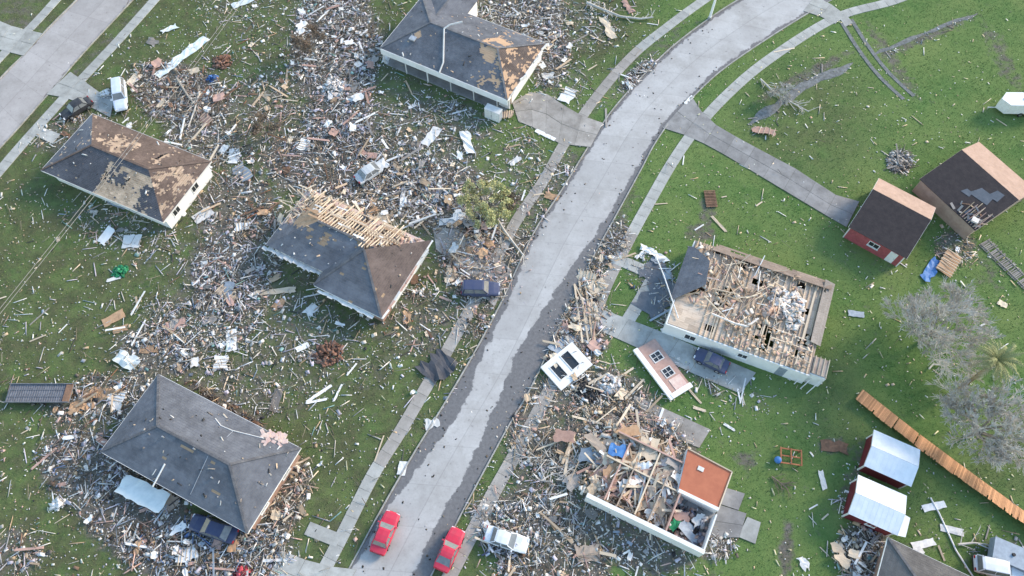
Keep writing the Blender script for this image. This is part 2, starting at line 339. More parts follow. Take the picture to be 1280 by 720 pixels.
# ------------------------------------------------------------------ road plan (points read off the photograph)
def wp(pts): return np.array([W(*p)[:2] for p in pts])
ROAD_L = [(300, 960), (380, 815), (440, 707), (485, 625), (520, 565), (560, 500), (595, 440), (628, 378), (650, 330), (672, 285), (702, 240), (740, 178), (765, 140), (800, 100), (840, 60), (890, 22), (935, -6), (1010, -45), (1120, -90)]
ROAD_R = [(400, 960), (478, 830), (537, 720), (570, 652), (630, 540), (662, 485), (690, 425), (708, 385), (738, 325), (765, 276), (800, 212), (817, 180), (840, 147), (868, 118), (902, 87), (960, 47), (1032, 3), (1100, -32), (1200, -72)]
STREET_L = [(-200, 300), (-60, 163), (0, 100), (67, 30), (100, -3), (160, -68), (240, -150)]
STREET_R = [(-200, 385), (-60, 246), (8, 175), (57, 120), (100, 70), (165, 0), (235, -75), (320, -160)]
road_l, road_r = catmull(wp(ROAD_L)), catmull(wp(ROAD_R)); st_l, st_r = catmull(wp(STREET_L)), catmull(wp(STREET_R))
ROADPOLY = ROAD_L + ROAD_R[::-1]; STREETPOLY = STREET_L + STREET_R[::-1]
# ------------------------------------------------------------------ ground
def ground():
    xs = np.r_[-4000, -1500, -600, -300, -180, np.arange(-120, 120.1, 0.8), 180, 300, 600, 1500, 4000]
    ys = np.r_[-2000, -600, -200, -80, np.arange(-40, 160.1, 0.8), 220, 350, 700, 1800, 5000]
    X, Y = np.meshgrid(xs, ys); n, k = X.shape
    px, py = PXY(X, np.maximum(Y, -60))
    D = dens(px, py); mud = np.clip(D.max(0), 0, 1)
    # trampled / silted patches beyond the rubble: verges, tracks, ditch line
    extra = np.zeros_like(mud)
    for (cx, cy, rx, ry, a, w) in [(983, 690, 9, 45, 3, .9), (1252, 70, 13, 62, -28, .55), (1115, 75, 10, 70, -34, .6), (1085, 330, 55, 26, 28, .25), (885, 262, 12, 22, 0, .7), (875, 290, 22, 14, 0, .7), (1040, 558, 22, 10, 0, .8), (1085, 565, 26, 22, 0, .5),
                               (600, 470, 30, 60, 30, .6), (790, 90, 110, 22, -40, .45), (690, 240, 30, 75, 28, .6), (760, 280, 24, 80, 28, .55), (480, 600, 22, 110, 28, .25), (1240, 335, 30, 34, 0, .4), (930, 575, 20, 12, 10, .7), (60, 100, 12, 90, 45, .4), (130, 60, 10, 110, 45, .45), (1005, 95, 75, 8, -28, .7), (1160, 45, 70, 7, -24, .7), (20, 20, 45, 45, 0, .5), (200, 330, 100, 40, 10, .35), (930, 20, 60, 10, -30, .4), (1150, 680, 60, 40, 0, .25)]:
        c, s = math.cos(R(a)), math.sin(R(a)); dx, dy = px - cx, py - cy
        r = np.sqrt(((dx * c + dy * s) / rx) ** 2 + ((-dx * s + dy * c) / ry) ** 2); extra = np.maximum(extra, w * np.clip((1.25 - r) / 0.6, 0, 1))
    mud = np.maximum(np.maximum(np.clip(mud * 0.95, 0, 1), extra), np.maximum(.13, .46 * np.clip(1.25 - np.hypot((px - 430) / 270, (py - 240) / 280), 0, .8) / .8))
    dry = np.clip((720 - px) / 200, 0, 1) * 0.85
    for (cx, cy, rx, ry, w) in [(740, 30, 80, 70, .9), (1010, 150, 90, 80, .55), (560, 420, 90, 90, .8), (1040, 510, 40, 70, .4), (90, 340, 160, 120, .7), (1260, 570, 50, 60, .6), (230, 60, 90, 60, .6), (700, 300, 60, 200, .6)]:
        r = np.hypot((px - cx) / rx, (py - cy) / ry); dry = np.maximum(dry, w * np.clip((1.3 - r) / 0.8, 0, 1))
    far = (np.abs(X) > 125) | (Y > 165) | (Y < -45)
    mud[far] = 0.1; dry[far] = 0.35
    Z = -0.035 + nr.uniform(-1, 1, X.shape) * 0.012 - 0.02 * (np.sin(X * .31 + np.sin(Y * .23)) * np.sin(Y * .27)) ** 2; Z[far] = -0.04
    me = bpy.data.meshes.new('ground')
    V = np.stack([X, Y, Z], -1).reshape(-1, 3)
    idx = np.arange(n * k).reshape(n, k); F = np.stack([idx[:-1, :-1], idx[:-1, 1:], idx[1:, 1:], idx[1:, :-1]], -1).reshape(-1, 4)
    me.vertices.add(len(V)); me.vertices.foreach_set('co', V.astype(np.float32).ravel())
    me.loops.add(F.size); me.loops.foreach_set('vertex_index', F.astype(np.int32).ravel())
    me.polygons.add(len(F)); me.polygons.foreach_set('loop_start', np.arange(len(F), dtype=np.int32) * 4); me.update(calc_edges=True)
    me.polygons.foreach_set('use_smooth', [True] * len(F))
    for nm, a in (('mud', mud), ('dry', dry)):
        at = me.attributes.new(nm, 'FLOAT', 'POINT'); at.data.foreach_set('value', a.astype(np.float32).ravel())
    m = bpy.data.materials.new('lawn'); m.use_nodes = True; nt = m.node_tree; N = nt.nodes; L = nt.links; b = N['Principled BSDF']
    b.inputs['Roughness'].default_value = 0.95; b.inputs['Specular IOR Level'].default_value = 0.15
    tc = N.new('ShaderNodeTexCoord')
    def noise(s, d=5, r=.6):
        q = N.new('ShaderNodeTexNoise'); q.inputs['Scale'].default_value = s; q.inputs['Detail'].default_value = d; q.inputs['Roughness'].default_value = r; L.new(tc.outputs['Object'], q.inputs['Vector']); return q.outputs[0]
    def rng_(src, a, b_, c=0., d=1.):
        q = N.new('ShaderNodeMapRange'); q.inputs[1].default_value = a; q.inputs[2].default_value = b_; q.inputs[3].default_value = c; q.inputs[4].default_value = d; L.new(src, q.inputs[0]); return q.outputs[0]
    def mix(f, a, b_):
        q = N.new('ShaderNodeMix'); q.data_type = 'RGBA'; L.new(f, q.inputs[0])
        for i, c in ((6, a), (7, b_)):
            if isinstance(c, tuple): q.inputs[i].default_value = (*c, 1)
            else: L.new(c, q.inputs[i])
        return q.outputs[2]
    def math_(op, a, b_):
        q = N.new('ShaderNodeMath'); q.operation = op
        for i, c in ((0, a), (1, b_)):
            if isinstance(c, (int, float)): q.inputs[i].default_value = c
            else: L.new(c, q.inputs[i])
        return q.outputs[0]
    def attr(nm): q = N.new('ShaderNodeAttribute'); q.attribute_name = nm; return q.outputs['Fac']
    fine = noise(7, 8, .75); mid = noise(.9, 6, .7); big = noise(.12, 4, .6)
    green = mix(rng_(mid, .35, .65), (.074, .152, .042), (.124, .202, .064))
    green = mix(rng_(big, .35, .68), green, (.160, .218, .072))
    dryc = mix(rng_(mid, .3, .7), (.066, .084, .040), (.125, .125, .066))
    dm = math_('MULTIPLY', attr('dry'), rng_(noise(.35, 6, .7), .28, .60, 0.15, 1.2))
    grass = mix(dm, green, dryc)
    dark = math_('MULTIPLY', rng_(fine, .52, .76), .45); grass = mix(dark, grass, (.022, .036, .012))
    lite = math_('MULTIPLY', rng_(noise(13, 4, .8), .62, .74), .35); grass = mix(lite, grass, (.19, .20, .10))
    mudc = mix(rng_(noise(2.2, 7, .75), .32, .68), (.095, .085, .072), (.22, .20, .175))
    mudc = mix(rng_(noise(.5, 4), .4, .65, 0., .45), mudc, (.10, .098, .055))
    mf = math_('ADD', attr('mud'), rng_(noise(.8, 7, .7), .25, .75, -.58, .42)); mf = rng_(mf, .24, .70)
    col = mix(mf, grass, mudc); L.new(col, b.inputs['Base Color'])
    bp = N.new('ShaderNodeBump'); bp.inputs['Strength'].default_value = .8; bp.inputs['Distance'].default_value = .12; L.new(noise(5, 8, .8), bp.inputs['Height']); L.new(bp.outputs[0], b.inputs['Normal'])
    me.materials.append(m); o = bpy.data.objects.new('ground', me); C.objects.link(o); kind(o, 'structure'); return o
ground()
# ------------------------------------------------------------------ roads
def road_material(name, ca, cb, wetc, panel=True):
    m = bpy.data.materials.new(name); m.use_nodes = True; nt = m.node_tree; N = nt.nodes; L = nt.links; b = N['Principled BSDF']
    b.inputs['Specular IOR Level'].default_value = .25
    tc = N.new('ShaderNodeTexCoord')
    def noise(s, d=5, r=.6):
        q = N.new('ShaderNodeTexNoise'); q.inputs['Scale'].default_value = s; q.inputs['Detail'].default_value = d; q.inputs['Roughness'].default_value = r; L.new(tc.outputs['Object'], q.inputs['Vector']); return q.outputs[0]
    def rng_(src, a, b_, c=0., d=1.):
        q = N.new('ShaderNodeMapRange'); q.inputs[1].default_value = a; q.inputs[2].default_value = b_; q.inputs[3].default_value = c; q.inputs[4].default_value = d; L.new(src, q.inputs[0]); return q.outputs[0]
    def mix(f, a, b_):
        q = N.new('ShaderNodeMix'); q.data_type = 'RGBA'
        if isinstance(f, float): q.inputs[0].default_value = f
        else: L.new(f, q.inputs[0])
        for i, c in ((6, a), (7, b_)):
            if isinstance(c, tuple): q.inputs[i].default_value = (*c, 1)
            else: L.new(c, q.inputs[i])
        return q.outputs[2]
    at = N.new('ShaderNodeAttribute'); at.attribute_name = 'wet'
    add = N.new('ShaderNodeMath'); add.operation = 'ADD'; L.new(at.outputs['Fac'], add.inputs[0]); L.new(rng_(noise(.55, 8, .7), .25, .75, -.62, .58), add.inputs[1])
    base = mix(rng_(noise(.35, 6), .35, .65), ca, cb); base = mix(rng_(noise(5, 6, .8), .5, .75, 0., .35), base, tuple(v * .55 for v in ca))
    spots = rng_(noise(1.6, 3, .5), .66, .74, 0., .55); base = mix(spots, base, wetc); base = mix(rng_(noise(.16, 7, .72), .48, .64, 0., .42), base, (.24, .225, .205)); base = mix(rng_(noise(2.4, 8, .75), .52, .70, 0., .35), base, (.20, .19, .175))
    def mth(op, a, b_=0.):
        q = N.new('ShaderNodeMath'); q.operation = op
        for i, c in ((0, a), (1, b_)):
            if isinstance(c, (int, float)): q.inputs[i].default_value = c
            else: L.new(c, q.inputs[i])
        return q.outputs[0]
    al = N.new('ShaderNodeAttribute'); al.attribute_name = 'along'; ac = N.new('ShaderNodeAttribute'); ac.attribute_name = 'across'
    pa_ = mth('DIVIDE', al.outputs['Fac'], 4.8); lane = mth('GREATER_THAN', ac.outputs['Fac'], .5)
    wn_ = N.new('ShaderNodeTexWhiteNoise'); wn_.noise_dimensions = '2D'; cb_ = N.new('ShaderNodeCombineXYZ'); L.new(mth('FLOOR', pa_), cb_.inputs[0]); L.new(lane, cb_.inputs[1]); L.new(cb_.outputs[0], wn_.inputs['Vector'])
    base = mix(rng_(wn_.outputs['Value'], 0., 1., 0., .30), base, tuple(v * .62 for v in cb))
    jd = mth('ABSOLUTE', mth('SUBTRACT', mth('FRACT', pa_), .5)); j1 = rng_(jd, .490, .496, 0., .24); ca_ = mth('ABSOLUTE', mth('SUBTRACT', ac.outputs['Fac'], .5)); j2 = rng_(ca_, .004, .009, .24, 0.)
    base = mix(mth('MAXIMUM', j1, j2), base, (.12, .115, .11))
    w = rng_(add.outputs[0], .42, .60); wc = mix(rng_(noise(3, 6, .7), .35, .7), wetc, tuple(v * 1.5 for v in wetc))
    col = mix(w, base, wc); L.new(col, b.inputs['Base Color']); L.new(rng_(w, 0., 1., .9, .7), b.inputs['Roughness'])
    bp = N.new('ShaderNodeBump'); bp.inputs['Strength'].default_value = .25; bp.inputs['Distance'].default_value = .02; L.new(noise(25, 4), bp.inputs['Height']); L.new(bp.outputs[0], b.inputs['Normal'])
    return m
def road(name, Lp, Rp, m, wetfn, z=0.0, n=190, k=26):
    A, B = resample(Lp, n), resample(Rp, n); t = np.linspace(0, 1, k)
    G = A[:, None, :] * (1 - t)[None, :, None] + B[:, None, :] * t[None, :, None]
    crown = 0.05 * (1 - (2 * t - 1) ** 2)
    V = np.concatenate([G, np.broadcast_to(z + crown[None, :, None], (n, k, 1))], -1).reshape(-1, 3)
    idx = np.arange(n * k).reshape(n, k); F = np.stack([idx[:-1, :-1], idx[:-1, 1:], idx[1:, 1:], idx[1:, :-1]], -1).reshape(-1, 4)
    px, py = PXY(G[..., 0], np.maximum(G[..., 1], -60)); wet = wetfn(np.broadcast_to(t, (n, k)), px, py)
    me = bpy.data.meshes.new(name); me.from_pydata(V.tolist(), [], F.tolist()); me.update(); me.polygons.foreach_set('use_smooth', [True] * len(F))
    sl_ = np.r_[0, np.cumsum(np.linalg.norm(np.diff((A + B) / 2, axis=0), axis=1))]
    for nm, arr in (('wet', wet), ('along', np.broadcast_to(sl_[:, None], (n, k))), ('across', np.broadcast_to(t, (n, k)))):
        a = me.attributes.new(nm, 'FLOAT', 'POINT'); a.data.foreach_set('value', np.ascontiguousarray(arr).astype(np.float32).ravel())
    me.materials.append(m); o = bpy.data.objects.new(name, me); C.objects.link(o); kind(o, 'structure')
    if me.polygons[0].normal.z < 0: me.flip_normals()
    return o
def wet_main(t, px, py):
    wr = np.interp(py, [0, 200, 270, 320, 380, 440, 500, 540, 600, 640, 720, 900], [.05, .07, .10, .20, .33, .43, .34, .26, .20, .24, .22, .2])
    wl = np.interp(py, [0, 200, 330, 370, 430, 460, 500, 540, 600, 640, 760], [.05, .06, .05, .08, .11, .14, .27, .22, .13, .05, .03])
    s = np.clip((t - (1 - wr)) / .10 + .5, 0, 1); l = np.clip((wl - t) / .10 + .5, 0, 1)
    patch = .30 * np.clip(1 - np.hypot((px - 650) / 60, (py - 440) / 70), 0, 1)
    return np.maximum(np.maximum(s, l), patch)
road('road', road_l, road_r, road_material('road_concrete', (.50, .495, .485), (.42, .41, .40), (.13, .128, .13)), wet_main)
def wet_street(t, px, py): return np.clip((t - .93) / .08, 0, 1) * .6 + np.clip((.05 - t) / .06, 0, 1) * .45
road('side_street', st_l, st_r, road_material('street_concrete', (.45, .425, .41), (.38, .355, .34), (.15, .13, .12)), wet_street, n=120)
DROPS = [wp([(740, 168)])[0], wp([(625, 352)])[0], wp([(845, 138)])[0], wp([(738, 350)])[0], wp([(722, 395)])[0], wp([(440, 712)])[0], wp([(72, 108)])[0], wp([(1035, 6)])[0], wp([(35, 62)])[0], wp([(575, 690)])[0]]
def kerb(P, side):
    P = resample(P, step=1.0); mb = MB(); rings = []
    for i in range(len(P)):
        d = P[min(i + 1, len(P) - 1)] - P[max(i - 1, 0)]; d /= np.linalg.norm(d); nrm = np.array([-d[1], d[0]]) * side
        h = 0.13
        for q in DROPS:
            r = np.linalg.norm(P[i] - q); h = min(h, 0.02 + 0.11 * min(1, max(0, (r - 2.4) / 1.0)))
        a = P[i] + nrm * .03; b = P[i] + nrm * .20
        rings.append([(a[0], a[1], -.12), (b[0], b[1], -.12), (b[0], b[1], h), (a[0] + nrm[0] * .02, a[1] + nrm[1] * .02, h)])
    mb.loft(rings); o = mb.build('kerb', 'kerb_concrete'); kind(o, 'structure')
for P_, s_ in ((road_l, 1), (road_r, -1), (st_l, 1), (st_r, -1)): kerb(P_, s_)
# ------------------------------------------------------------------ pavements made of slabs
SLAB = MB()
for q in range(1): SLAB.hexa([(-.5, -.5, 0), (.5, -.5, 0), (.5, .5, 0), (-.5, .5, 0), (-.495, -.49, 1), (.495, -.49, 1), (.495, .49, 1), (-.495, .49, 1)])
slab_me = {m: SLAB.mesh('slab', m) for m in ('concrete', 'old_concrete', 'dirty_concrete')}
def pavement(name, pts, width, mt='concrete', L=1.5, z=0.045, dirty=None):
    P = catmull(wp(pts)); P = resample(P, step=L); mb = MB(); rings = []
    for i in range(len(P)):
        d = P[min(i + 1, len(P) - 1)] - P[max(i - 1, 0)]; d /= np.linalg.norm(d); nrm = np.array([-d[1], d[0]]) * (width / 2 - .03)
        a, b = P[i] - nrm, P[i] + nrm
        rings.append([(a[0], a[1], -.15), (b[0], b[1], -.15), (b[0], b[1], z - .022), (a[0], a[1], z - .022)])
    mb.loft(rings); base = mb.build(name, 'joint_dirt'); kind(base, 'structure')
    for i in range(len(P) - 1):
        c = (P[i] + P[i + 1]) / 2; d = P[i + 1] - P[i]; l = np.linalg.norm(d)
        px, py = PXY(c[0], c[1])
        if px < -60 or px > 1340 or py < -60 or py > 790: continue
        mt2 = 'dirty_concrete' if dirty and dirty(px, py) else mt; put('slab', slab_me[mt2], (c[0], c[1], -.12), (rng.uniform(-.006, .006), rng.uniform(-.006, .006), math.atan2(d[1], d[0])), (l - .014, width, z + .12 + rng.uniform(-.006, .006)), base)
pavement('pavement', [(1300, -75), (1190, -30), (1120, 0), (1045, 22), (960, 75), (905, 122), (866, 166), (838, 207), (815, 247), (795, 283), (775, 321), (757, 358), (742, 395), (715, 440), (690, 482), (662, 535), (640, 575), (612, 625), (570, 705), (530, 780)], 1.5, dirty=lambda x, y: y > 290)
pavement('pavement', [(330, 850), (402, 718), (430, 665), (467, 592), (500, 540), (535, 480), (572, 415), (612, 340), (645, 277), (680, 225), (705, 180), (745, 122), (790, 70), (835, 33), (880, 0), (940, -40)], 1.45, dirty=lambda x, y: 60 < y < 588)
pavement('pavement', [(-80, 305), (0, 213), (30, 178), (85, 117), (105, 96), (150, 48), (193, 0), (250, -66)], 1.5)
pavement('pavement', [(-70, 150), (0, 72), (37, 36), (72, -2), (120, -56)], 1.4)
def driveway(name, Lpx, Rpx, mt='concrete', z=0.06, step=3.0, dirt=True):
    A, B = wp(Lpx), wp(Rpx); n = max(2, int(max(np.linalg.norm(np.diff(A, axis=0), axis=1).sum(), np.linalg.norm(np.diff(B, axis=0), axis=1).sum()) / step + .5) + 1)
    A, B = resample(A, n), resample(B, n); mb = MB()
    mb.loft([[(a[0], a[1], -.15), (b[0], b[1], -.15), (b[0], b[1], z - .022), (a[0], a[1], z - .022)] for a, b in zip(A, B)])
    base = mb.build(name, 'joint_dirt'); kind(base, 'structure')
    for i in range(n - 1):
        for (s0, s1) in (((0, .497), (.503, 1)) if np.linalg.norm(A[i] - B[i]) > 3.4 else ((0, 1),)):
            q = [A[i] + (B[i] - A[i]) * s0, A[i] + (B[i] - A[i]) * s1, A[i + 1] + (B[i + 1] - A[i + 1]) * s1, A[i + 1] + (B[i + 1] - A[i + 1]) * s0]
            c = sum(q) / 4; q = [c + (p - c) * (1 - .022 / max(.5, np.linalg.norm(p - c))) for p in q]
            area = sum(q[k][0] * q[(k + 1) % 4][1] - q[(k + 1) % 4][0] * q[k][1] for k in range(4))
            if area < 0: q = q[::-1]
            dz = rng.uniform(-.006, .006)
            MB().hexa([(p[0], p[1], -.1) for p in q] + [(p[0], p[1], z + dz) for p in q]).build('slab', mt, base)
    return base
driveway('driveway', [(640, 128), (672, 110), (722, 143), (754, 154)], [(648, 152), (668, 160), (700, 180), (738, 184)], 'dirty_concrete')
driveway('driveway', [(541, 283), (576, 288), (604, 306), (640, 338)], [(545, 312), (568, 330), (590, 352), (618, 384)], 'dirty_concrete')
driveway('driveway', [(726, 372), (750, 386), (786, 399), (830, 416), (880, 438), (945, 466)], [(712, 398), (738, 408), (790, 432), (836, 452), (872, 470), (925, 492)])
driveway('driveway', [(792, 494), (838, 514), (888, 537)], [(794, 520), (832, 542), (874, 560)], 'dirty_concrete')
driveway('driveway', [(864, 120), (884, 150), (925, 174), (1000, 214), (1042, 243), (1074, 252)], [(828, 160), (866, 172), (910, 196), (960, 226), (1030, 268), (1058, 284)], 'old_concrete')
driveway('driveway', [(352, 688), (398, 706), (446, 712)], [(330, 730), (380, 752), (424, 748)])
driveway('walkway', [(388, 652), (428, 668)], [(380, 668), (420, 684)])
driveway('driveway', [(88, 90), (106, 102), (128, 118), (143, 124)], [(58, 118), (80, 122), (108, 131), (138, 147)])
driveway('walkway', [(44, 156), (76, 168)], [(36, 166), (66, 180)])
driveway('driveway', [(-20, 18), (18, 34), (54, 42)], [(-40, 50), (-2, 62), (30, 70)])
pavement('walkway', [(784, 402), (800, 376), (814, 352)], 1.6); pavement('walkway', [(766, 322), (786, 330), (812, 341)], 1.6)
driveway('patio', [(905, 609), (931, 617)], [(899, 630), (923, 638)], 'old_concrete', z=.10, step=4)
driveway('patio', [(899, 631), (933, 642)], [(884, 672), (924, 672)], 'old_concrete', z=.12, step=5)
driveway('patio', [(934, 646), (951, 653)], [(922, 671), (944, 680)], 'concrete', z=.08, step=4)
driveway('patio', [(1048, 20), (1056, 16)], [(1056, 34), (1066, 29)], 'concrete', z=.05)
driveway('driveway', [(1018, -4), (1040, 6), (1056, 18)], [(1004, 14), (1030, 22), (1044, 30)], 'concrete')
for off in (-.85, .85):
    P = catmull(wp([(1058, 26), (1078, 58), (1104, 92), (1136, 122)])); d = P[-1] - P[0]; d /= np.linalg.norm(d); P = P + np.array([-d[1], d[0]]) * off; P = resample(P, step=2.2); mb = MB()
    n2 = np.array([-d[1], d[0]]) * .28
    mb.loft([[(p[0] - n2[0], p[1] - n2[1], -.1), (p[0] + n2[0], p[1] + n2[1], -.1), (p[0] + n2[0], p[1] + n2[1], .012 + .02 * (i < 6)), (p[0] - n2[0], p[1] - n2[1], .012 + .02 * (i < 6))] for i, p in enumerate(P)])
    kind(mb.build('wheel_strip', 'gravel_grey'), 'structure')

# worn gravel line of an old ditch across the lawn
def gravel(pts, wd, seed):
    P = resample(catmull(wp(pts)), step=.7); mb = MB(); rings = []
    for i, p in enumerate(P):
        d = P[min(i + 1, len(P) - 1)] - P[max(i - 1, 0)]; d /= np.linalg.norm(d); n2 = np.array([-d[1], d[0]]); e0 = min(1, .25 + i / 4, .25 + (len(P) - 1 - i) / 4)
        a = wd * e0 * (.35 + .9 * vnoise(i * .45, 1, seed)); b_ = wd * e0 * (.35 + .9 * vnoise(i * .5, 7, seed)); u, v = p - n2 * a, p + n2 * b_
        rings.append([(u[0], u[1], -.08), (v[0], v[1], -.08), (v[0] - n2[0] * .15, v[1] - n2[1] * .15, .015), (p[0], p[1], .05 + .05 * vnoise(i * .8, 3, seed)), (u[0] + n2[0] * .15, u[1] + n2[1] * .15, .015)])
    mb.loft(rings); kind(mb.build('gravel_strip', 'gravel_grey'), 'structure')
gravel([(936, 156), (955, 143), (985, 122), (1010, 106), (1040, 92), (1066, 78)], .85, 3)
gravel([(1092, 68), (1120, 56), (1150, 44), (1185, 30), (1222, 17)], .55, 9)
# ------------------------------------------------------------------ buildings
class Frame:
    def __init__(s, q, z, ang=None):
        w = [np.array(W(*c, z)[:2]) for c in q]
        if len(w) == 3: w.append(w[0] + w[2] - w[1])
        Lc, B, Rr, T = w; ex = (B - Lc) + (Rr - T); ex /= np.linalg.norm(ex)
        if ang is not None: ex = np.array([math.cos(R(ang)), math.sin(R(ang))])
        s.ex = ex; s.ey = np.array([-ex[1], ex[0]]); s.c = sum(w) / 4
        s.l = ((B - Lc) @ ex + (Rr - T) @ ex) / 2; s.w = ((Rr - B) @ s.ey + (T - Lc) @ s.ey) / 2; s.a = math.atan2(ex[1], ex[0])
    def loc(s, px, py, z):
        d = np.array(W(px, py, z)[:2]) - s.c; return Vector((d @ s.ex, d @ s.ey, z))
def hip(x0, x1, y0, y1, ze, pitch, hl=None, hr=None, yr=None):
    """slopes of a hip or gable roof; hl / hr = how far the hips run in (0 = gable)"""
    ym = (y0 + y1) / 2 if yr is None else yr; hw = (y1 - y0) / 2; zr = ze + hw * pitch
    hl = hw if hl is None else hl; hr = hw if hr is None else hr
    a, b, c, d = (x0, y0, ze), (x1, y0, ze), (x1, y1, ze), (x0, y1, ze); e, f = (x0 + hl, ym, zr), (x1 - hr, ym, zr)
    S = {'sw': [a, b, f, e], 'ne': [c, d, e, f]}
    if abs(e[0] - f[0]) < .05: S = {'sw': [a, b, f], 'ne': [c, d, e]}
    if hr > 0: S['se'] = [b, c, f]
    if hl > 0: S['nw'] = [d, a, e]
    return S, e, f
def shade_col(base, var=.10, s=1.3, seed=0):
    def f(c):
        k = 1 + var * 2 * (vnoise(c.x * s, c.y * s, seed) - .5) + rng.uniform(-var, var) * .7
        st = vnoise(c.x * .35, c.y * .9, seed + 3); k *= 0.86 + .28 * st
        return tuple(max(.005, v * k) for v in base)
    return f
def walls(root, x0, x1, y0, y1, h, mt, th=.16, skip=(), z0=-.06):
    out = {}
    for nm, c, s in (('sw', ((x0 + x1) / 2, y0 + th / 2, (h + z0) / 2), (x1 - x0, th, h - z0)), ('ne', ((x0 + x1) / 2, y1 - th / 2, (h + z0) / 2), (x1 - x0, th, h - z0)),
                     ('nw', (x0 + th / 2, (y0 + y1) / 2, (h + z0) / 2), (th, y1 - y0 - 2 * th, h - z0)), ('se', (x1 - th / 2, (y0 + y1) / 2, (h + z0) / 2), (th, y1 - y0 - 2 * th, h - z0))):
        if nm in skip: continue
        out[nm] = MB().box(c, s).build('wall', mt if isinstance(mt, str) else mt[nm], root)
    return out
def window(root, x, y, z, nx, ny, w=1.3, h=1.1, name='window', frame='white_paint'):
    """window set on a wall whose outward normal is (nx,ny) in the house's own axes"""
    n = Vector((nx, ny, 0)); t = Vector((-ny, nx, 0)); m = Matrix((t, n, Vector((0, 0, 1)))).transposed(); c = Vector((x, y, z)); mb = MB()
    for dx, dz, sx, sz in ((-w / 2, 0, .09, h + .09), (w / 2, 0, .09, h + .09), (0, h / 2, w - .09, .09), (0, -h / 2, w - .09, .09), (0, 0, .05, h - .09)):
        mb.box(c + t * dx + Vector((0, 0, dz)) + n * .025, (sx, .07, sz), m)
    f = mb.build(name, frame, root)
    MB().box(c + n * .012, (w - .06, .03, h - .06), m).build('pane', 'glass', f)
    MB().box(c + n * .07 + Vector((0, 0, -h / 2 - .09)), (w + .2, .16, .06), m).build('sill', frame, f)
def door(root, x, y, nx, ny, mt='white_paint', w=.95, h=2.05):
    n = Vector((nx, ny, 0)); t = Vector((-ny, nx, 0)); m = Matrix((t, n, Vector((0, 0, 1)))).transposed(); c = Vector((x, y, h / 2 + .05))
    d = MB().box(c + n * .02, (w, .06, h), m).build('door', mt, root)
    MB().box(c + n * .07 + t * (w * .38), (.06, .06, .12), m).build('handle', 'galv', d)
def fascia(root, x0, x1, y0, y1, z, h=.22, mt='white_paint', skip=()):
    e = .02
    for nm, c, s in (('sw', ((x0 + x1) / 2, y0 - e, z), (x1 - x0 + .08, .04, h)), ('ne', ((x0 + x1) / 2, y1 + e, z), (x1 - x0 + .08, .04, h)), ('nw', (x0 - e, (y0 + y1) / 2, z), (.04, y1 - y0 - .02, h)), ('se', (x1 + e, (y0 + y1) / 2, z), (.04, y1 - y0 - .02, h))):
        if nm not in skip: MB().box(c, s).build('fascia', mt, root)
def caps(root, segs, base=(.15, .15, .155)):
    mb = MB()
    for a, b in segs:
        a, b = Vector(a), Vector(b); n = max(1, int((b - a).length / .35))
        for i in range(n):
            kk_ = rng.uniform(.85, 1.15); mb.col = tuple(v * kk_ for v in base); p = a + (b - a) * (i / n); q = a + (b - a) * ((i + .96) / n)
            mb.bar(p + Vector((0, 0, .065)), q + Vector((0, 0, .075)), .26, .035)
    kind(mb.build('ridge_cap', 'shingle', root), 'stuff')
def slope_base(root, poly, name='roof_deck', t=.03, mt='deck', col=(.40, .29, .19)):
    v = [Vector(p) for p in poly]; n = (v[1] - v[0]).cross(v[-1] - v[0]).normalized(); mb = MB(); mb.col = col; mb.prism([p - n * (t + .002) for p in v], n, t); return mb.build(name, mt, root)
GREY = (.160, .170, .190); BROWN = (.170, .126, .104)
def vent(root, p, r=.09, h=.45): MB().tube(p, Vector(p) + Vector((0, 0, h)), r, r, 8).build('vent_pipe', 'galv', root)

# ---- house with torn brown roof beside the side street
F1 = Frame([(54, 212), (203, 280), (265, 200), (113, 143)], 2.7); l, w = F1.l, F1.w
H1 = thing('house', 'low house with torn brown shingle roof and bare decking beside the side street', 'house', (*F1.c, 0), F1.a, 'storm damaged houses')
S, e, f = hip(-l / 2, l / 2, -w / 2, w / 2, 2.7, .36)
walls(H1, -l / 2 + .5, l / 2 - .5, -w / 2 + .6, w / 2 - .5, 2.62, 'white_wall'); fascia(H1, -l / 2, l / 2, -w / 2, w / 2, 2.62)
MB().box((0, 0, 2.58), (l - .1, w - .1, .04)).build('soffit', 'white_paint', H1)
def k1(side):
    def f(c):
        n_ = vnoise(c.x * .7, c.y * .7, 5) * .46 + vnoise(c.x * 1.9, c.y * 1.9, 9) * .30 + vnoise(c.x * 4.7, c.y * 4.7, 8) * .24
        if rng.random() < .012: return False
        if side == 'sw': return not (c.x > -1.0 + 1.2 * (n_ - .5) and c.x < 7.2 and n_ > .22 + .09 * max(0, c.x - 3.0) and c.y < -.8 - 2.0 * (n_ < .36))
        if side == 'se': return n_ < .53
        if side == 'ne': return n_ < .66
        return n_ < .78
    return f
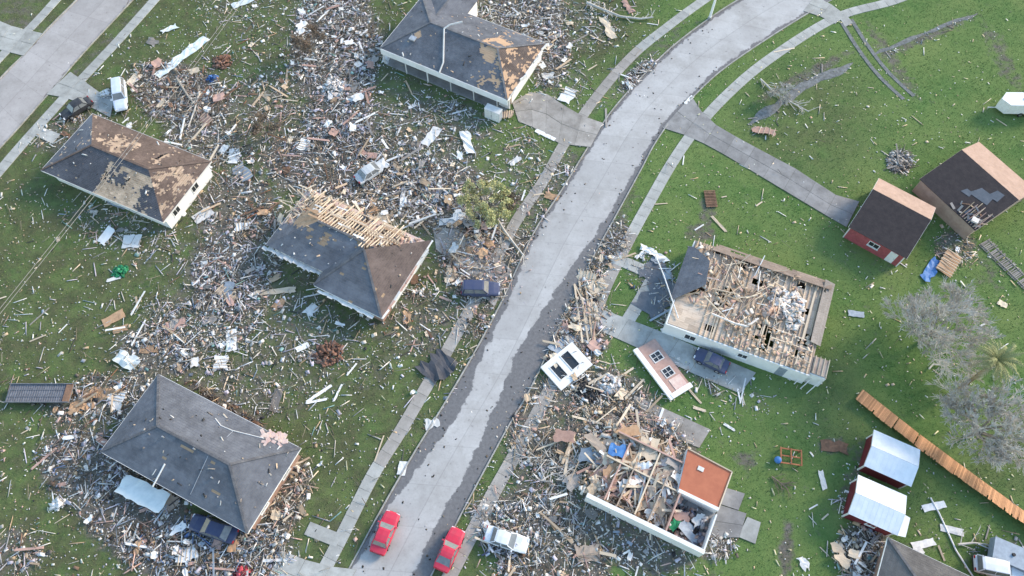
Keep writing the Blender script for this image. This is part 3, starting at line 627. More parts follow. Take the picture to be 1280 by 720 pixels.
for sd_, poly in S.items():
    d = MB(); hole = sd_
    def kd(c, sd_=sd_):
        if sd_ == 'ne' and 1.6 < c.x < 4.6 and 1.6 < c.y < 3.3 and int((c.x + 20) * 2.2) % 2 == 0: return False
        if sd_ == 'ne' and 6.0 < c.x < 8.3 and 2.3 < c.y < 3.6 and int((c.x + 20) * 2.2) % 2 == 0: return False
        if sd_ == 'sw' and -.9 < c.x < 2.6 and -3.3 < c.y < -2.2 and int((c.x + 20) * 2.0) % 2 == 0: return False
        return True
    slope_cells(d, poly, .45 if sd_ in ('ne', 'sw') else 1.6, 1.7 if sd_ == 'ne' else .24 if sd_ == 'sw' else .22, .025, -.03, kd, shade_col((.60, .46, .33) if sd_ == 'sw' else (.50, .38, .28), .26, 1.6, 2), .012)
    d.build('roof_deck', 'deck', H1)
    m_ = MB(); slope_cells(m_, poly, .30, .20, .016, .003, k1(sd_), shade_col(GREY if sd_ in ('nw',) else BROWN if sd_ != 'sw' else (.11, .112, .125), .16, .8, 4), .004, jit=.004); kind(m_.build('roof_shingles', 'shingle', H1), 'stuff')  # one shingle, tinted by slope: sunlit ne/se brown, shaded sw/nw blue-grey
for i in range(30):
    x = -l / 2 + .6 + i * (l - 1.2) / 29; y1_ = w / 2 - .5; hw = min(x + l / 2, l / 2 - x, w / 2)
    for sg in (1, -1): MB().bar((x, sg * w / 2 * .98, 2.62), (x, sg * (w / 2 - hw * .97), 2.62 + hw * .36 * .97), .05, .14).build('rafter', 'lumber', H1)
caps(H1, [(S['sw'][0], e), (e, f), (S['se'][1], f)], BROWN)
for y in (-2.6, 1.4): window(H1, l / 2 - .5, y, 1.55, 1, 0, 1.2, 1.2)
for x in (-6.5, -2.5, 3.5): window(H1, x, -w / 2 + .6, 1.5, 0, -1, 1.5, 1.1)
door(H1, .5, -w / 2 + .6, 0, -1)

# ---- house with white fascia and bent conduit, top of the street
F2 = Frame([(475.5, 61), (635, 126), (681, 54)], 3.0); l, w = F2.l, F2.w
H2 = thing('house', 'dark hip roofed house with deep white fascia and bent white conduit on the roof', 'house', (*F2.c, 0), F2.a, 'storm damaged houses')
S, e, f = hip(-l / 2, l / 2, -w / 2, w / 2, 3.0, .36, hl=5.2, hr=4.6)
walls(H2, -l / 2 + .5, l / 2 - .4, -w / 2 + 2.0, w / 2 - .4, 2.92, {'sw': 'tan_wall', 'ne': 'white_wall', 'nw': 'white_wall', 'se': 'white_wall'}); fascia(H2, -l / 2, l / 2, -w / 2, w / 2, 2.92, skip=('sw',))
MB().box((.1, -w / 2 + .02, 2.52), (l + .02, .07, 1.05)).build('porch_beam', 'white_wall', H2, 'deep white boarded beam along the porch')
MB().box((0, 0, 2.90), (l - .1, w - .2, .04)).build('soffit', 'white_paint', H2)
MB().box((0, -w / 2 + 1.15, -.02), (l - 1, 2.1, .18)).build('porch_floor', 'old_concrete', H2)
for x in (-l / 2 + .35, -6.2, -2.6, 1.2, 4.9, 8.6): MB().box((x, -w / 2 + .12, 1.04), (.13, .13, 1.92)).build('post', 'white_paint', H2)
wl_ = MB().box((l / 2 - 1.0, -w / 2 + 1.1, 1.4), (1.7, .14, 2.7)).build('wall', 'white_wall', H2)
for x in (-7, -4.2, 2.6, 6.2): window(H2, x, -w / 2 + 2.0, 1.6, 0, -1, 1.4, 1.2)
door(H2, -.8, -w / 2 + 2.0, 0, -1)
def k2(c):
    n_ = vnoise(c.x * 1.0, c.y * 1.0, 15) * .45 + vnoise(c.x * 2.6, c.y * 2.6, 19) * .30 + vnoise(c.x * 5.1, c.y * 5.1, 18) * .25
    if rng.random() < (.02 if c.x > 4 else .004): return False
    if (c - Vector((5.6, .4, c.z))).length < 2.6 and n_ > .40: return False
    if c.x > 4.2 and n_ > .60: return False
    if (c - Vector((-5.9, -2.2, c.z))).length < .55: return False
    return True
for sd_, poly in S.items():
    slope_base(H2, poly, 'roof_deck', col=(.55, .38, .25)); m_ = MB()
    slope_cells(m_, poly, .30, .20, .016, .003, k2, shade_col((.15, .12, .105) if sd_ == 'se' else GREY, .13, .7, 6), .004, jit=.004); kind(m_.build('roof_shingles', 'shingle', H2), 'stuff')  # se slope browner: warm sunlight put into the shingle colour
caps(H2, [(S['sw'][0], e), (e, f), (S['se'][0], f), (S['se'][1], f), (S['ne'][1], e)], (.20, .20, .205))
# rear wing
wx, wy = -5.6, w / 2
WING = {'nw': [(wx - 3.1, wy + 3.4, 3.0), (wx - 3.1, 0, 3.0), (wx, 0, 4.25), (wx, wy + 1.2, 4.25)], 'se': [(wx + 3.1, 0, 3.0), (wx + 3.1, wy + 3.4, 3.0), (wx, wy + 1.2, 4.25), (wx, 0, 4.25)], 'end': [(wx + 3.1, wy + 3.4, 3.0), (wx - 3.1, wy + 3.4, 3.0), (wx, wy + 1.2, 4.25)]}
for nm, poly in WING.items():
    slope_base(H2, poly); m_ = MB(); slope_cells(m_, poly, .55, .28, .018, .003, None, shade_col(GREY, .13, .7, 7), .004, jit=.004); kind(m_.build('roof_shingles', 'shingle', H2), 'stuff')
caps(H2, [((wx, .5, 4.25), (wx, wy + 1.2, 4.25)), ((wx - 3.1, wy + 3.4, 3.0), (wx, wy + 1.2, 4.25)), ((wx + 3.1, wy + 3.4, 3.0), (wx, wy + 1.2, 4.25))], (.20, .20, .205))
for x_ in (wx - 2.8, wx + 2.8): MB().box((x_, wy + 1.5, 1.43), (.16, 3.3, 2.98)).build('wall', 'white_wall', H2)
MB().box((wx, wy + 3.05, 1.43), (5.4, .16, 2.98)).build('wall', 'white_wall', H2)
def roofpt(Fr, px, py, y0, ze, pitch, lift=.12):   # point on the SW slope seen at an image point
    z = ze
    for _ in range(30):
        p = Fr.loc(px, py, z); z = ze + (p.y - y0) * pitch + lift
    return Vector((p.x, p.y, z))
pp = [roofpt(F2, *p, -w / 2, 3.0, .36) for p in ((549, 91), (554, 78), (555, 36), (562, 31), (578, 26))]
pp[-1].z = pp[-2].z + .25
cd = MB().path(pp, .12, 8).build('roof_conduit', 'white_paint', H2)
MB().tube(roofpt(F2, 503, 66, -w / 2, 3.0, .36), roofpt(F2, 505, 74, -w / 2, 3.0, .36) + Vector((0, 0, .6)), .1, .1, 8).build('vent_pipe', 'white_paint', H2)
MB().box(roofpt(F2, 516, 48, -w / 2, 3.0, .36, .12), (.9, .8, .22)).build('roof_vent', 'galv', H2)
pts = [Vector((l / 2 + .03, -w / 2 + i * w / 9, 2.9 + rng.uniform(-.1, .1))) for i in range(10)]   # torn white rake board
for a, b in zip(pts, pts[1:]): MB().bar(a + Vector((rng.uniform(-.1, .1), 0, rng.uniform(-.5, .05))), b + Vector((rng.uniform(-.1, .35), 0, rng.uniform(-.6, .05))), .12, rng.uniform(.35, .9)).build('torn_fascia', 'white_paint', H2)

# ---- house with bare rafters, centre
F3 = Frame([(478, 408), (478, 408), (539, 301), (539, 301)], 2.7, -27.0)
c0 = np.array(W(540, 300, 2.7)[:2]); F3.c = c0 - F3.ex * 8.9 - F3.ey * 4.9; F3.a = R(-27); l, w = 17.8, 9.8
H3 = thing('house', 'house with grey hip roof whose rear slope is stripped to pale rafters', 'house', (*F3.c, 0), F3.a, 'storm damaged houses')
S, e, f = hip(-l / 2, l / 2, -w / 2, w / 2, 2.7, .40)
SW_, ew, fw = hip(-.6, l / 2, -6.9, w / 2 - .003, 2.7, .40, hl=3.9, hr=5.6)
walls(H3, -l / 2 + .5, l / 2 - .5, -w / 2 + .5, w / 2 - .5, 2.5, 'white_wall'); walls(H3, 0, l / 2 - .503, -6.4, -w / 2 + .497, 2.5, 'brick_wall', skip=('ne',))
MB().box((-l / 4 - .2, 0, 2.56), (l / 2 - .5, w - .9, .08)).build('ceiling', 'pink_insulation', H3); MB().box((l / 4 - .2, 0, 2.56), (l / 2 - .8, w - .9, .078)).build('ceiling', 'pink_insulation', H3)
def k3(c): return not (vnoise(c.x * .9, c.y * .9, 25) * .6 + vnoise(c.x * 2.5, c.y * 2.5, 21) * .4 > .58 and c.y > -2.2) and not (c.x < -7.6 + 1.4 * vnoise(c.y * 1.3, 3, 4) and c.y > -3.2)
for nm, poly, kk in (('sw', S['sw'], k3), ('nw', S['nw'], lambda c: c.y < -1.6 + vnoise(c.x, c.y * 2, 3))):
    d = MB(); slope_cells(d, poly, 1.2, .6, .025, -.03, (lambda c: c.x > -7.6 + 1.2 * vnoise(c.y * 1.3, 3, 4) or c.y < -2.5), shade_col((.38, .28, .19), .12, .7, 2), .004); kind(d.build('roof_deck', 'deck', H3), 'stuff')
    m_ = MB(); slope_cells(m_, poly, .55, .28, .018, .003, kk, shade_col(GREY, .15, .8, 14), .004, jit=.004); kind(m_.build('roof_shingles', 'shingle', H3), 'stuff')
for nm in ('sw', 'se', 'nw'):
    slope_base(H3, SW_[nm]); m_ = MB(); slope_cells(m_, SW_[nm], .55, .28, .018, .003, lambda c: vnoise(c.x * 1.8, c.y * 1.8, 31) < .93, shade_col((.165, .13, .115) if nm == 'se' else GREY, .12, .8, 16), .004, jit=.004); kind(m_.build('roof_shingles', 'shingle', H3), 'stuff')  # sunlit se slope: its light is painted in as a browner base
caps(H3, [(SW_['sw'][0], ew), (SW_['sw'][1], fw), (e, (ew[0] - .5, 0, e[2])), (ew, fw)])
fascia(H3, -l / 2, l / 2, -w / 2, w / 2, 2.60, skip=('sw', 'ne')); MB().box((l / 4 - .15, -6.92, 2.6), (l / 2 + .6, .04, .2)).build('fascia', 'white_paint', H3)
for i in range(36):
    x = -l / 2 + .5 + i * .40; rz_ = 2.7 + min(4.9, (x + l / 2)) * .4; yt_ = max(0, 4.9 - (x + l / 2)) + .1
    if x > ew[0] - 1: yt_ = max(-.8, 4.9 - (8.6 - x)); rz_ = 2.7 + (4.9 - yt_) * .4
    top = Vector((x + rng.uniform(-.08, .08), yt_, rz_ - .08)); bot = Vector((x + rng.uniform(-.25, .25), w / 2 * rng.uniform(.70, 1.06), 2.74)); bot.z = 2.72 + max(0, w / 2 - bot.y) * .36
    MB().bar(top, bot, .10, .15).build('rafter', 'pale_lumber', H3)
for j in range(34):
    y = rng.uniform(.3, 4.7); z_ = 2.7 + (4.9 - y) * .4 + .05; xa = -7.2 + rng.uniform(0, 11.5); MB().bar((xa, y, z_), (xa + rng.uniform(.5, 3.2), y + rng.uniform(-.15, .15), z_), rng.uniform(.1, .28), .03).build('roof_batten', rng.choice(['pale_lumber', 'lumber', 'plywood', 'white_paint']), H3)
for i in range(40):
    x = -l / 2 + rng.uniform(-.6, 2.8); y = rng.uniform(-1.5, 4.6); MB().bar((x, y, 2.7 + rng.uniform(0, .5)), (x + rng.uniform(-2.6, .8), y + rng.uniform(-1, 1.8), 2.3 + rng.uniform(0, .9)), .12, .06).build('broken_rafter', 'pale_lumber', H3)
mb = MB()
for i in range(14):
    t0 = -l / 2 - .3 + i * .64; mb.bar((t0, -w / 2 - .25 + rng.uniform(-.15, .15), 2.45 + rng.uniform(-.2, .1)), (t0 + .66, -w / 2 - .25 + rng.uniform(-.2, .2), 2.4 + rng.uniform(-.2, .1)), rng.uniform(.35, .8), .05)
mb.build('torn_soffit', 'white_paint', H3, 'torn white soffit strip along the front eave'); mb = MB()
for i in range(11):
    t0 = .2 + i * .7; mb.bar((t0, -7.15 + rng.uniform(-.08, .08), 2.45), (t0 + .72, -7.15 + rng.uniform(-.08, .08), 2.42), rng.uniform(.3, .55), .05)
mb.build('torn_soffit', 'white_paint', H3, 'torn white soffit strip along the front eave')
for x in (2.2, 6.0): window(H3, x, -6.4, 1.5, 0, -1)
pts = [Vector((l / 2 + .1, 4.9 - i * 1.31, 2.62)) for i in range(10)]
for a, b in zip(pts, pts[1:]): MB().bar(a + Vector((rng.uniform(-.05, .15), 0, rng.uniform(-.1, .05))), b + Vector((rng.uniform(-.05, .15), 0, 0)), .22, .12).build('torn_fascia', 'white_paint' if rng.random() < .6 else 'pink_board', H3)
for i in range(5): vp = roofpt(F3, *[(420, 330), (440, 350), (402, 300), (452, 372), (430, 310)][i], -w / 2, 2.7, .4, .03); vent(H3, vp, .06, .3)

# ---- intact grey hip roof, lower left
F4 = Frame([(127, 564.5), (306, 666), (379, 561), (196.6, 468)], 2.7); l, w = F4.l, F4.w
H4 = thing('house', 'house with whole slate grey hip roof above a heap of household rubble', 'house', (*F4.c, 0), F4.a, 'storm damaged houses')
S, e, f = hip(-l / 2, l / 2, -w / 2, w / 2, 2.7, .42)
walls(H4, -l / 2 + .5, l / 2 - .5, -w / 2 + .6, w / 2 - .5, 2.62, 'brick_wall'); fascia(H4, -l / 2, l / 2, -w / 2, w / 2, 2.62, .2)
for nm, poly in S.items():
    slope_base(H4, poly); m_ = MB(); slope_cells(m_, poly, .55, .28, .018, .003, lambda c: vnoise(c.x * 1.7, c.y * 1.7, 41) < .955, shade_col(GREY, .10, .7, 26), .004, jit=.003); kind(m_.build('roof_shingles', 'shingle', H4), 'stuff')
caps(H4, [(S['sw'][0], e), (S['sw'][1], f), (S['ne'][0], f), (S['ne'][1], e), (e, f)])
MB().box((0, 0, 2.58), (l - .1, w - .1, .04)).build('soffit', 'white_paint', H4)
for x in (-6, -1, 5): window(H4, x, -w / 2 + .6, 1.5, 0, -1)
for y in (-2, 2): window(H4, l / 2 - .5, y, 1.5, 1, 0)
for p in ((244, 562), (205, 547), (266, 598)): vent(H4, roofpt(F4, *p, -w / 2, 2.7, .42, 0), .08, .5)
a, b = roofpt(F4, 191, 608, -w / 2, 2.7, .42, .08), roofpt(F4, 206, 580, -w / 2, 2.7, .42, .08)
MB().tube(a, b, .09, .09, 8).build('roof_conduit', 'white_paint', H4)
def nept(Fr, px, py, y1, ze, pitch, lift=.05):
    z = ze
    for _ in range(30):
        p = Fr.loc(px, py, z); z = ze + (y1 - p.y) * pitch + lift
    return Vector((p.x, p.y, z))
MB().path([nept(F4, *p, w / 2, 2.7, .42) for p in ((269, 523), (276, 532), (290, 538), (310, 543), (330, 548))], .06, 6).build('hanging_cable', 'white_paint', H4)
MB().path([roofpt(F4, 238, 618, -w / 2, 2.7, .42, .05), roofpt(F4, 260, 570, -w / 2, 2.7, .42, .05), nept(F4, 292, 538, w / 2, 2.7, .42)], .035, 5).build('hanging_cable', 'galv', H4)
mb = MB()
for i in range(26):
    p = nept(F4, rng.uniform(328, 358), rng.uniform(540, 556), w / 2, 2.7, .42, .08); p.y = min(p.y, w / 2 + .3); mb.box(p, (rng.uniform(.3, .9), rng.uniform(.2, .5), .08), Matrix.Rotation(rng.uniform(0, 3), 3, 'Z'))
mb.build('insulation_scrap', 'pink_insulation', H4, 'pale pink insulation scraps on the rear eave')

# ---- roofless house with exposed joists, right of the road
F5 = Frame([(840, 404), (1020, 476), (1031.6, 351.5), (861, 300)], 2.6); l, w = F5.l, F5.w
H5 = thing('house', 'roofless house with exposed joists, tangled rafters and a long white front wall', 'house', (*F5.c, 0), F5.a, 'storm damaged houses')
walls(H5, -l / 2, l / 2, -w / 2, w / 2, 2.5, {'sw': 'white_wall', 'ne': 'tan_wall', 'nw': 'white_wall', 'se': 'tan_wall'})
window(H5, 1.0, -w / 2, 1.55, 0, -1, 1.1, .9)
window(H5, -5.2, -w / 2, 1.4, 0, -1, 1.3, 1.1); door(H5, 5.6, -w / 2, 0, -1, 'bluegrey_board')
for x in (-3.5, 1.0, 4.6): MB().box((x, 0, 1.2), (.12, w - .4, 2.5)).build('inner_wall', 'tan_wall', H5)
MB().box((-.5, .6, 1.2), (l - 1, .12, 2.497)).build('inner_wall', 'tan_wall', H5)
cm = MB(); slope_cells(cm, [(-l / 2 + .2, -w / 2 + .2, 2.50), (l / 2 - .2, -w / 2 + .2, 2.50), (l / 2 - .2, w / 2 - .2, 2.50), (-l / 2 + .2, w / 2 - .2, 2.50)], 1.2, .8, .02, 0, lambda c: not (1.6 < c.x < 3.6 and -5.4 < c.y < -2.2) and vnoise(c.x * .6, c.y * .6, 51) < .80, shade_col((.68, .56, .44), .18, .6, 8), .004, jit=.01); cm.build('ceiling', 'deck', H5)
for i in range(28):
    x = -l / 2 + .4 + i * (l - .8) / 27; y0_ = -w / 2 + .1; y1_ = w / 2 - .1
    if i < 6: y0_ = rng.uniform(-1, 1.5)
    MB().bar((x, y0_, 2.60), (x + rng.uniform(-.1, .1), y1_ if rng.random() < .8 else rng.uniform(0, 4), 2.60 + rng.uniform(0, .05)), .09, .15).build('joist', 'pale_lumber' if i % 3 else 'lumber', H5)
for x in (-3, 2.2, 6.6): MB().bar((x, -w / 2 + .3, 2.7), (x + .2, w / 2 - .3, 2.7), .2, .05).build('binder_board', 'pale_lumber', H5)
for y in (-4.6, -3.2, -2.0): MB().bar((3.2, y, 2.71), (l / 2 - .3, y + rng.uniform(-.1, .1), 2.72), .12, .05).build('binder_board', 'pale_lumber', H5)
for i in range(85):                    # tangled rafters
    cx_ = rng.gauss(-1.8, 3.2); cy_ = rng.gauss(1.2, 2.4)
    if abs(cx_) > l / 2 - .8 or abs(cy_) > w / 2 - .6 or (cx_ < -4.5 and cy_ < 0): continue
    a_ = rng.choice([R(90), R(60), R(20), R(120)]) + rng.gauss(0, .4); L_ = rng.uniform(.9, 3.2); z_ = 2.72 + rng.random() ** 2 * 1.0; dz = rng.uniform(-.25, .25)
    d_ = Vector((math.cos(a_) * L_ / 2, math.sin(a_) * L_ / 2, dz)); p_ = Vector((cx_, cy_, z_ + abs(dz)))
    MB().bar(p_ - d_, p_ + d_, rng.choice([.06, .09, .10]), rng.choice([.05, .10])).build('broken_rafter', rng.choice(['lumber', 'pale_lumber', 'pale_lumber', 'pale_lumber', 'white_paint', 'pink_board']), H5)
for i in range(9):
    y = -w / 2 + .6 + i * .0; x = -5.6 + i * 1.1; MB().bar((x, 4.2, 2.85), (x + rng.uniform(-.1, .1), w / 2 + .25, 2.62), .09, .14).build('rafter_tail', 'pale_lumber', H5)
for i in range(22):
    x = -l / 2 + .5 + i * .74; MB().bar((x, w / 2 - 1.3 + rng.uniform(-.2, .2), 3.0), (x, w / 2 + .35, 2.66), .06, .14).build('rafter_tail', 'lumber', H5)
mb = MB()
slope_cells(mb, [(l / 2, w / 2 + .35, 2.74), (-l / 2 + 2.4, w / 2 + .35, 2.74), (-l / 2 + 2.4, w / 2 - .9, 3.06), (l / 2, w / 2 - .9, 3.06)], .6, .3, .03, 0, lambda c: vnoise(c.x * 1.2, c.y * 2, 61) < .8, shade_col((.30, .24, .20), .15, .8, 5), .003); mb.build('eave_decking', 'deck', H5)
mb = MB(); slope_cells(mb, [(l / 2 + .35, -2.2, 2.70), (l / 2 + .35, w / 2 + .3, 2.70), (l / 2 - .9, w / 2 + .3, 3.05), (l / 2 - .9, -2.2, 3.05)], .6, .3, .03, 0, lambda c: vnoise(c.x * 1.2, c.y * 2, 62) < .9, shade_col((.34, .31, .28), .12, .8, 5), .003); mb.build('eave_decking', 'deck', H5)
x_, y_ = l / 2, -w / 2
MB().box((x_ + .9, y_ + 2.6, 1.2), (1.8, .14, 2.5)).build('wall', 'tan_wall', H5); MB().box((x_ + 1.75, y_ + 1.45, 1.2), (.14, 2.2, 2.497)).build('wall', 'tan_wall', H5); MB().box((x_ + .9, y_ + .4, 1.2), (1.8, .14, 2.494)).build('wall', 'white_wall', H5)
MB().box((x_ + .9, y_ + 1.5, 2.56), (1.7, 2.1, .06)).build('ceiling', 'ceiling_board', H5)
for i in range(4): MB().bar((x_ + .2 + i * .5, y_ + .4, 2.66), (x_ + .2 + i * .5, y_ + 2.7, 2.66), .07, .13).build('joist', 'pale_lumber', H5)
xw = -l / 2 - .45
poly = [(xw, 4.9, 2.62), (xw, -3.2, 2.62), (xw + 3.3, -.2, 3.9), (xw + 2.9, 3.2, 3.75), (xw + .7, 4.9, 2.9)]
slope_base(H5, poly); mb = MB(); slope_cells(mb, poly, .55, .28, .018, .003, lambda c: True, shade_col(GREY, .1, .7, 66), .004, jit=.004); kind(mb.build('roof_shingles', 'shingle', H5), 'stuff')
for y in (-2.6, -1, .6, 2.2, 3.8): MB().bar((xw + .05, y, 2.5), (xw + 3.0, y * .6 + .4, 3.66), .06, .13).build('rafter', 'lumber', H5)
def mound(name, ctr, rx, ry, h, mt, parent, seed, label=None, n=14):
    mb = MB(); rings = []
    for i in range(6):
        t = i / 5; r = math.cos(t * math.pi / 2) ** .8; z = h * math.sin(t * math.pi / 2); ring = []
        for j in range(n):
            a = 2 * math.pi * j / n; k = 1 + .45 * (vnoise(math.cos(a) * 2 + 5, math.sin(a) * 2 + t * 2, seed) - .5) * 2
            ring.append((ctr[0] + rx * r * k * math.cos(a), ctr[1] + ry * r * k * math.sin(a), ctr[2] + max(0, z * (.7 + .6 * vnoise(a * 1.3, t * 3, seed + 1)))))
        rings.append(ring)
    mb.loft(rings); return mb.build(name, mt, parent, label)
def scrap_pile(name, root, ctr, rx, ry, h, cols, n, size, label=None, seed=1, flat=False):
    r_ = np.random.default_rng(seed); a = r_.uniform(0, 6.28, n); q = np.sqrt(r_.uniform(0, 1, n)); x, y = rx * q * np.cos(a), ry * q * np.sin(a); z = ctr[2] + .03 + r_.uniform(0, 1, n) * h * (1 - q ** 2)
    hs = np.c_[r_.uniform(size[0], size[1], n), r_.uniform(size[0] * .6, size[1] * .7, n), r_.uniform(.01, .05, n)]; c = np.array(cols)[r_.integers(0, len(cols), n)] * r_.uniform(.85, 1.1, n)[:, None]
    me = boxes_mesh(name, np.c_[ctr[0] + x, ctr[1] + y, z], hs, r_.uniform(0, 6.28, n), r_.normal(0, .12 if flat else .28, n), r_.normal(0, .15 if flat else .28, n), c, skew=.45); o = bpy.data.objects.new(name, me); C.objects.link(o); kind(o, 'stuff')
    if root is not None: o.parent = root
    if label: o['label'] = label
    return o
INS = [(.82, .79, .74), (.78, .72, .66), (.72, .62, .56), (.84, .83, .80)]
scrap_pile('insulation_heap', H5, F5.loc(984, 378, 2.7), 2.1, 1.6, .22, INS, 110, (.15, .55), 'heap of white insulation on the joists', 3); scrap_pile('insulation_heap', H5, F5.loc(992, 400, 2.7), .9, 1.3, .2, INS, 45, (.12, .4), 'heap of white insulation on the joists', 5); scrap_pile('insulation_heap', H5, F5.loc(966, 392, 2.7), 1.5, .8, .2, [(.62, .44, .34), (.68, .52, .42)], 40, (.15, .5), None, 8)
z_ = 2.8; pp = [F5.loc(819, 318, 2.3), F5.loc(830, 345, 2.9), F5.loc(848, 398, 2.75)]; MB().path(pp, .075, 8).build('fallen_conduit', 'white_paint', H5)
pp = [F5.loc(890, 392, 3.2), F5.loc(918, 404, 3.2), F5.loc(934, 408, 3.3), F5.loc(948, 398, 3.3)]; MB().path(pp, .12, 6).build('bent_duct', 'insulation', H5)
MB().path([F5.loc(880, 370, 3.5), F5.loc(915, 405, 2.85)], .08, 6).build('broken_rafter', 'pale_lumber', H5)
# folded-down porch corner
mb = MB(); a = F5.loc(985, 474, .06); b = F5.loc(1008, 492, .06)
for i in range(4): mb.bar(a + (b - a) * (i / 3), a + (b - a) * (i / 3) + Vector((.9, 1.6, 2.2)), .1, .1)
mb.build('porch_frame', 'white_paint', H5)

# ---- collapsed house with terracotta deck
F6 = Frame([(733, 618), (880, 690), (917, 590), (775, 525)], 2.4); l, w = F6.l, F6.w
H6 = thing('house', 'collapsed house with terracotta deck, open rooms and a white wall in splintered lumber', 'house', (*F6.c, 0), F6.a, 'storm damaged houses')
MB().box((0, 0, .03), (l + .2, w + .2, .22)).build('floor_slab', 'old_concrete', H6)
MB().box((0, -w / 2, 1.25), (l, .45, 2.3)).build('wall', 'white_wall', H6, 'long white outer wall still standing')
TZ = 1.95; tc_ = [F6.loc(*p, TZ) for p in ((860, 561), (915, 590), (898, 637), (848, 613))]
MB().prism([Vector(p) - Vector((0, 0, .12)) for p in tc_][::-1], (0, 0, 1), .12).build('flat_deck', 'terracotta', H6, 'flat terracotta red deck with pale edge trim')
for a, b in ((tc_[0], tc_[1]), (tc_[1], tc_[2])): MB().bar(a + Vector((0, 0, .04)), b + Vector((0, 0, .04)), .12, .16).build('edge_trim', 'pale_lumber', H6)
MB().bar(tc_[2] + Vector((0, 0, -.1)), tc_[3] + Vector((0, 0, -.1)), .35, .5).build('wall', 'white_wall', H6)
for a, b in ((tc_[2], tc_[3]), (tc_[1], tc_[2]), (tc_[0], tc_[1]), (tc_[3], tc_[0])): MB().bar(Vector((a.x, a.y, .92)), Vector((b.x, b.y, .92)), .14, 1.7).build('wall', 'white_wall', H6)
MB().box(F6.loc(876, 586, TZ + .05), (.65, .45, .1)).build('roof_scrap', 'white_paint', H6)
MB().bar((l / 2 - 4.2, -w / 2 + .2, 1.2), (l / 2 - 4.2, 0, 1.2), .14, 2.2).build('inner_wall', 'pink_board', H6); MB().bar((l / 2 - .1, -w / 2 + .2, 1.2), (l / 2 - .1, -.4, 1.2), .14, 2.2).build('wall', 'white_wall', H6)
for xx in (-3.2, .3): MB().bar((xx, -w / 2 + .3, 1.0), (xx + .2, 1.2, 1.0), .13, 1.8).build('inner_wall', 'tan_wall', H6)
for i in range(13): MB().bar((-5.6 + i * .36, -w / 2 + .35, .16), (-5.5 + i * .36, -w / 2 + .5 + rng.uniform(-.1, .3), 2.2 + rng.uniform(-.3, .3)), .05, .1).build('wall_stud', 'grey_lumber', H6)
mound('rubble_mound', (-2.2, .8, .1), 4.6, 3.0, .5, 'rubble', H6, 12)
mound('rubble_mound', (-1.6, -2.4, .1), 4.2, 1.7, .45, 'rubble', H6, 14)
for i in range(210):
    cx_ = rng.gauss(-2.2, 3.2); cy_ = rng.gauss(.4, 2.4)
    if cx_ > 2.4 or cx_ < -9 or cy_ < -w / 2 + .7 or cy_ > 5.6: continue
    a_ = rng.choice([R(-55), R(65), R(10), R(120)]) + rng.gauss(0, .35); L_ = rng.uniform(1.0, 3.8); z_ = .25 + .8 * math.exp(-((cx_ + 2.0) / 4.5) ** 2 - ((cy_ + .2) / 4) ** 2) + rng.random() * .5; dz = rng.uniform(-.35, .35)
    d_ = Vector((math.cos(a_) * L_ / 2, math.sin(a_) * L_ / 2, dz)); p_ = Vector((cx_, cy_, z_ + abs(dz)))
    MB().bar(p_ - d_, p_ + d_, rng.choice([.1, .12, .18, .26]), rng.choice([.05, .1])).build('broken_rafter', rng.choice(['lumber', 'pale_lumber', 'pale_lumber', 'pink_board', 'white_paint', 'pale_lumber']), H6)
for (px_, py_, sx, sy, mt, an, z_) in [(772, 563, 1.7, 1.3, 'tarp_blue', .3, 2.3), (770, 590, 2.6, 1.8, 'plywood', 1.0, 1.9), (810, 560, 2.2, 2.6, 'pale_lumber', .2, 2.1), (812, 615, 2.2, 1.0, 'pale_lumber', -.3, 2.0), (800, 597, 1.0, 1.5, 'white_paint', .6, 2.1), (822, 633, 1.3, .7, 'white_paint', .7, 1.8), (795, 613, 1.2, .9, 'bluegrey_board', .3, 1.9), (845, 582, 2.1, 1.0, 'grey_lumber', -.05, 2.2), (847, 597, 1.4, 1.1, 'insulation', -.2, 2.2), (738, 570, 2.6, 1.7, 'bluegrey_board', .2, .7), (745, 555, 2.8, .9, 'tan_wall', -.4, 1.1), (845, 655, 1.3, .9, 'green_plastic', 1.1, .8), (862, 665, 2.4, 1.3, 'bluegrey_board', -.45, .75), (852, 645, 1.6, .9, 'pink_board', .3, .9), (873, 650, 1.5, 1.0, 'white_paint', .9, .7), (760, 605, 2.0, .4, 'pink_board', -.5, 2.0), (790, 575, 1.5, 1.0, 'plywood', .5, 2.2), (830, 610, .4, 2.4, 'white_paint', .4, 2.1), (785, 540, 2.5, 1.2, 'plywood', .7, 1.4), (705, 545, 2.4, 1.2, 'pink_board', .4, .9)]:
    z_ = z_ - .8 if z_ > 1.5 else z_; p = F6.loc(px_, py_, z_); put('wall_panel', sheet_mesh('wall_panel', sx, sy, mt, .04, .14, 6, 4, .04, int(px_)), (p.x, p.y, z_), (rng.uniform(-.28, .28), rng.uniform(-.28, .28), an), parent=H6)

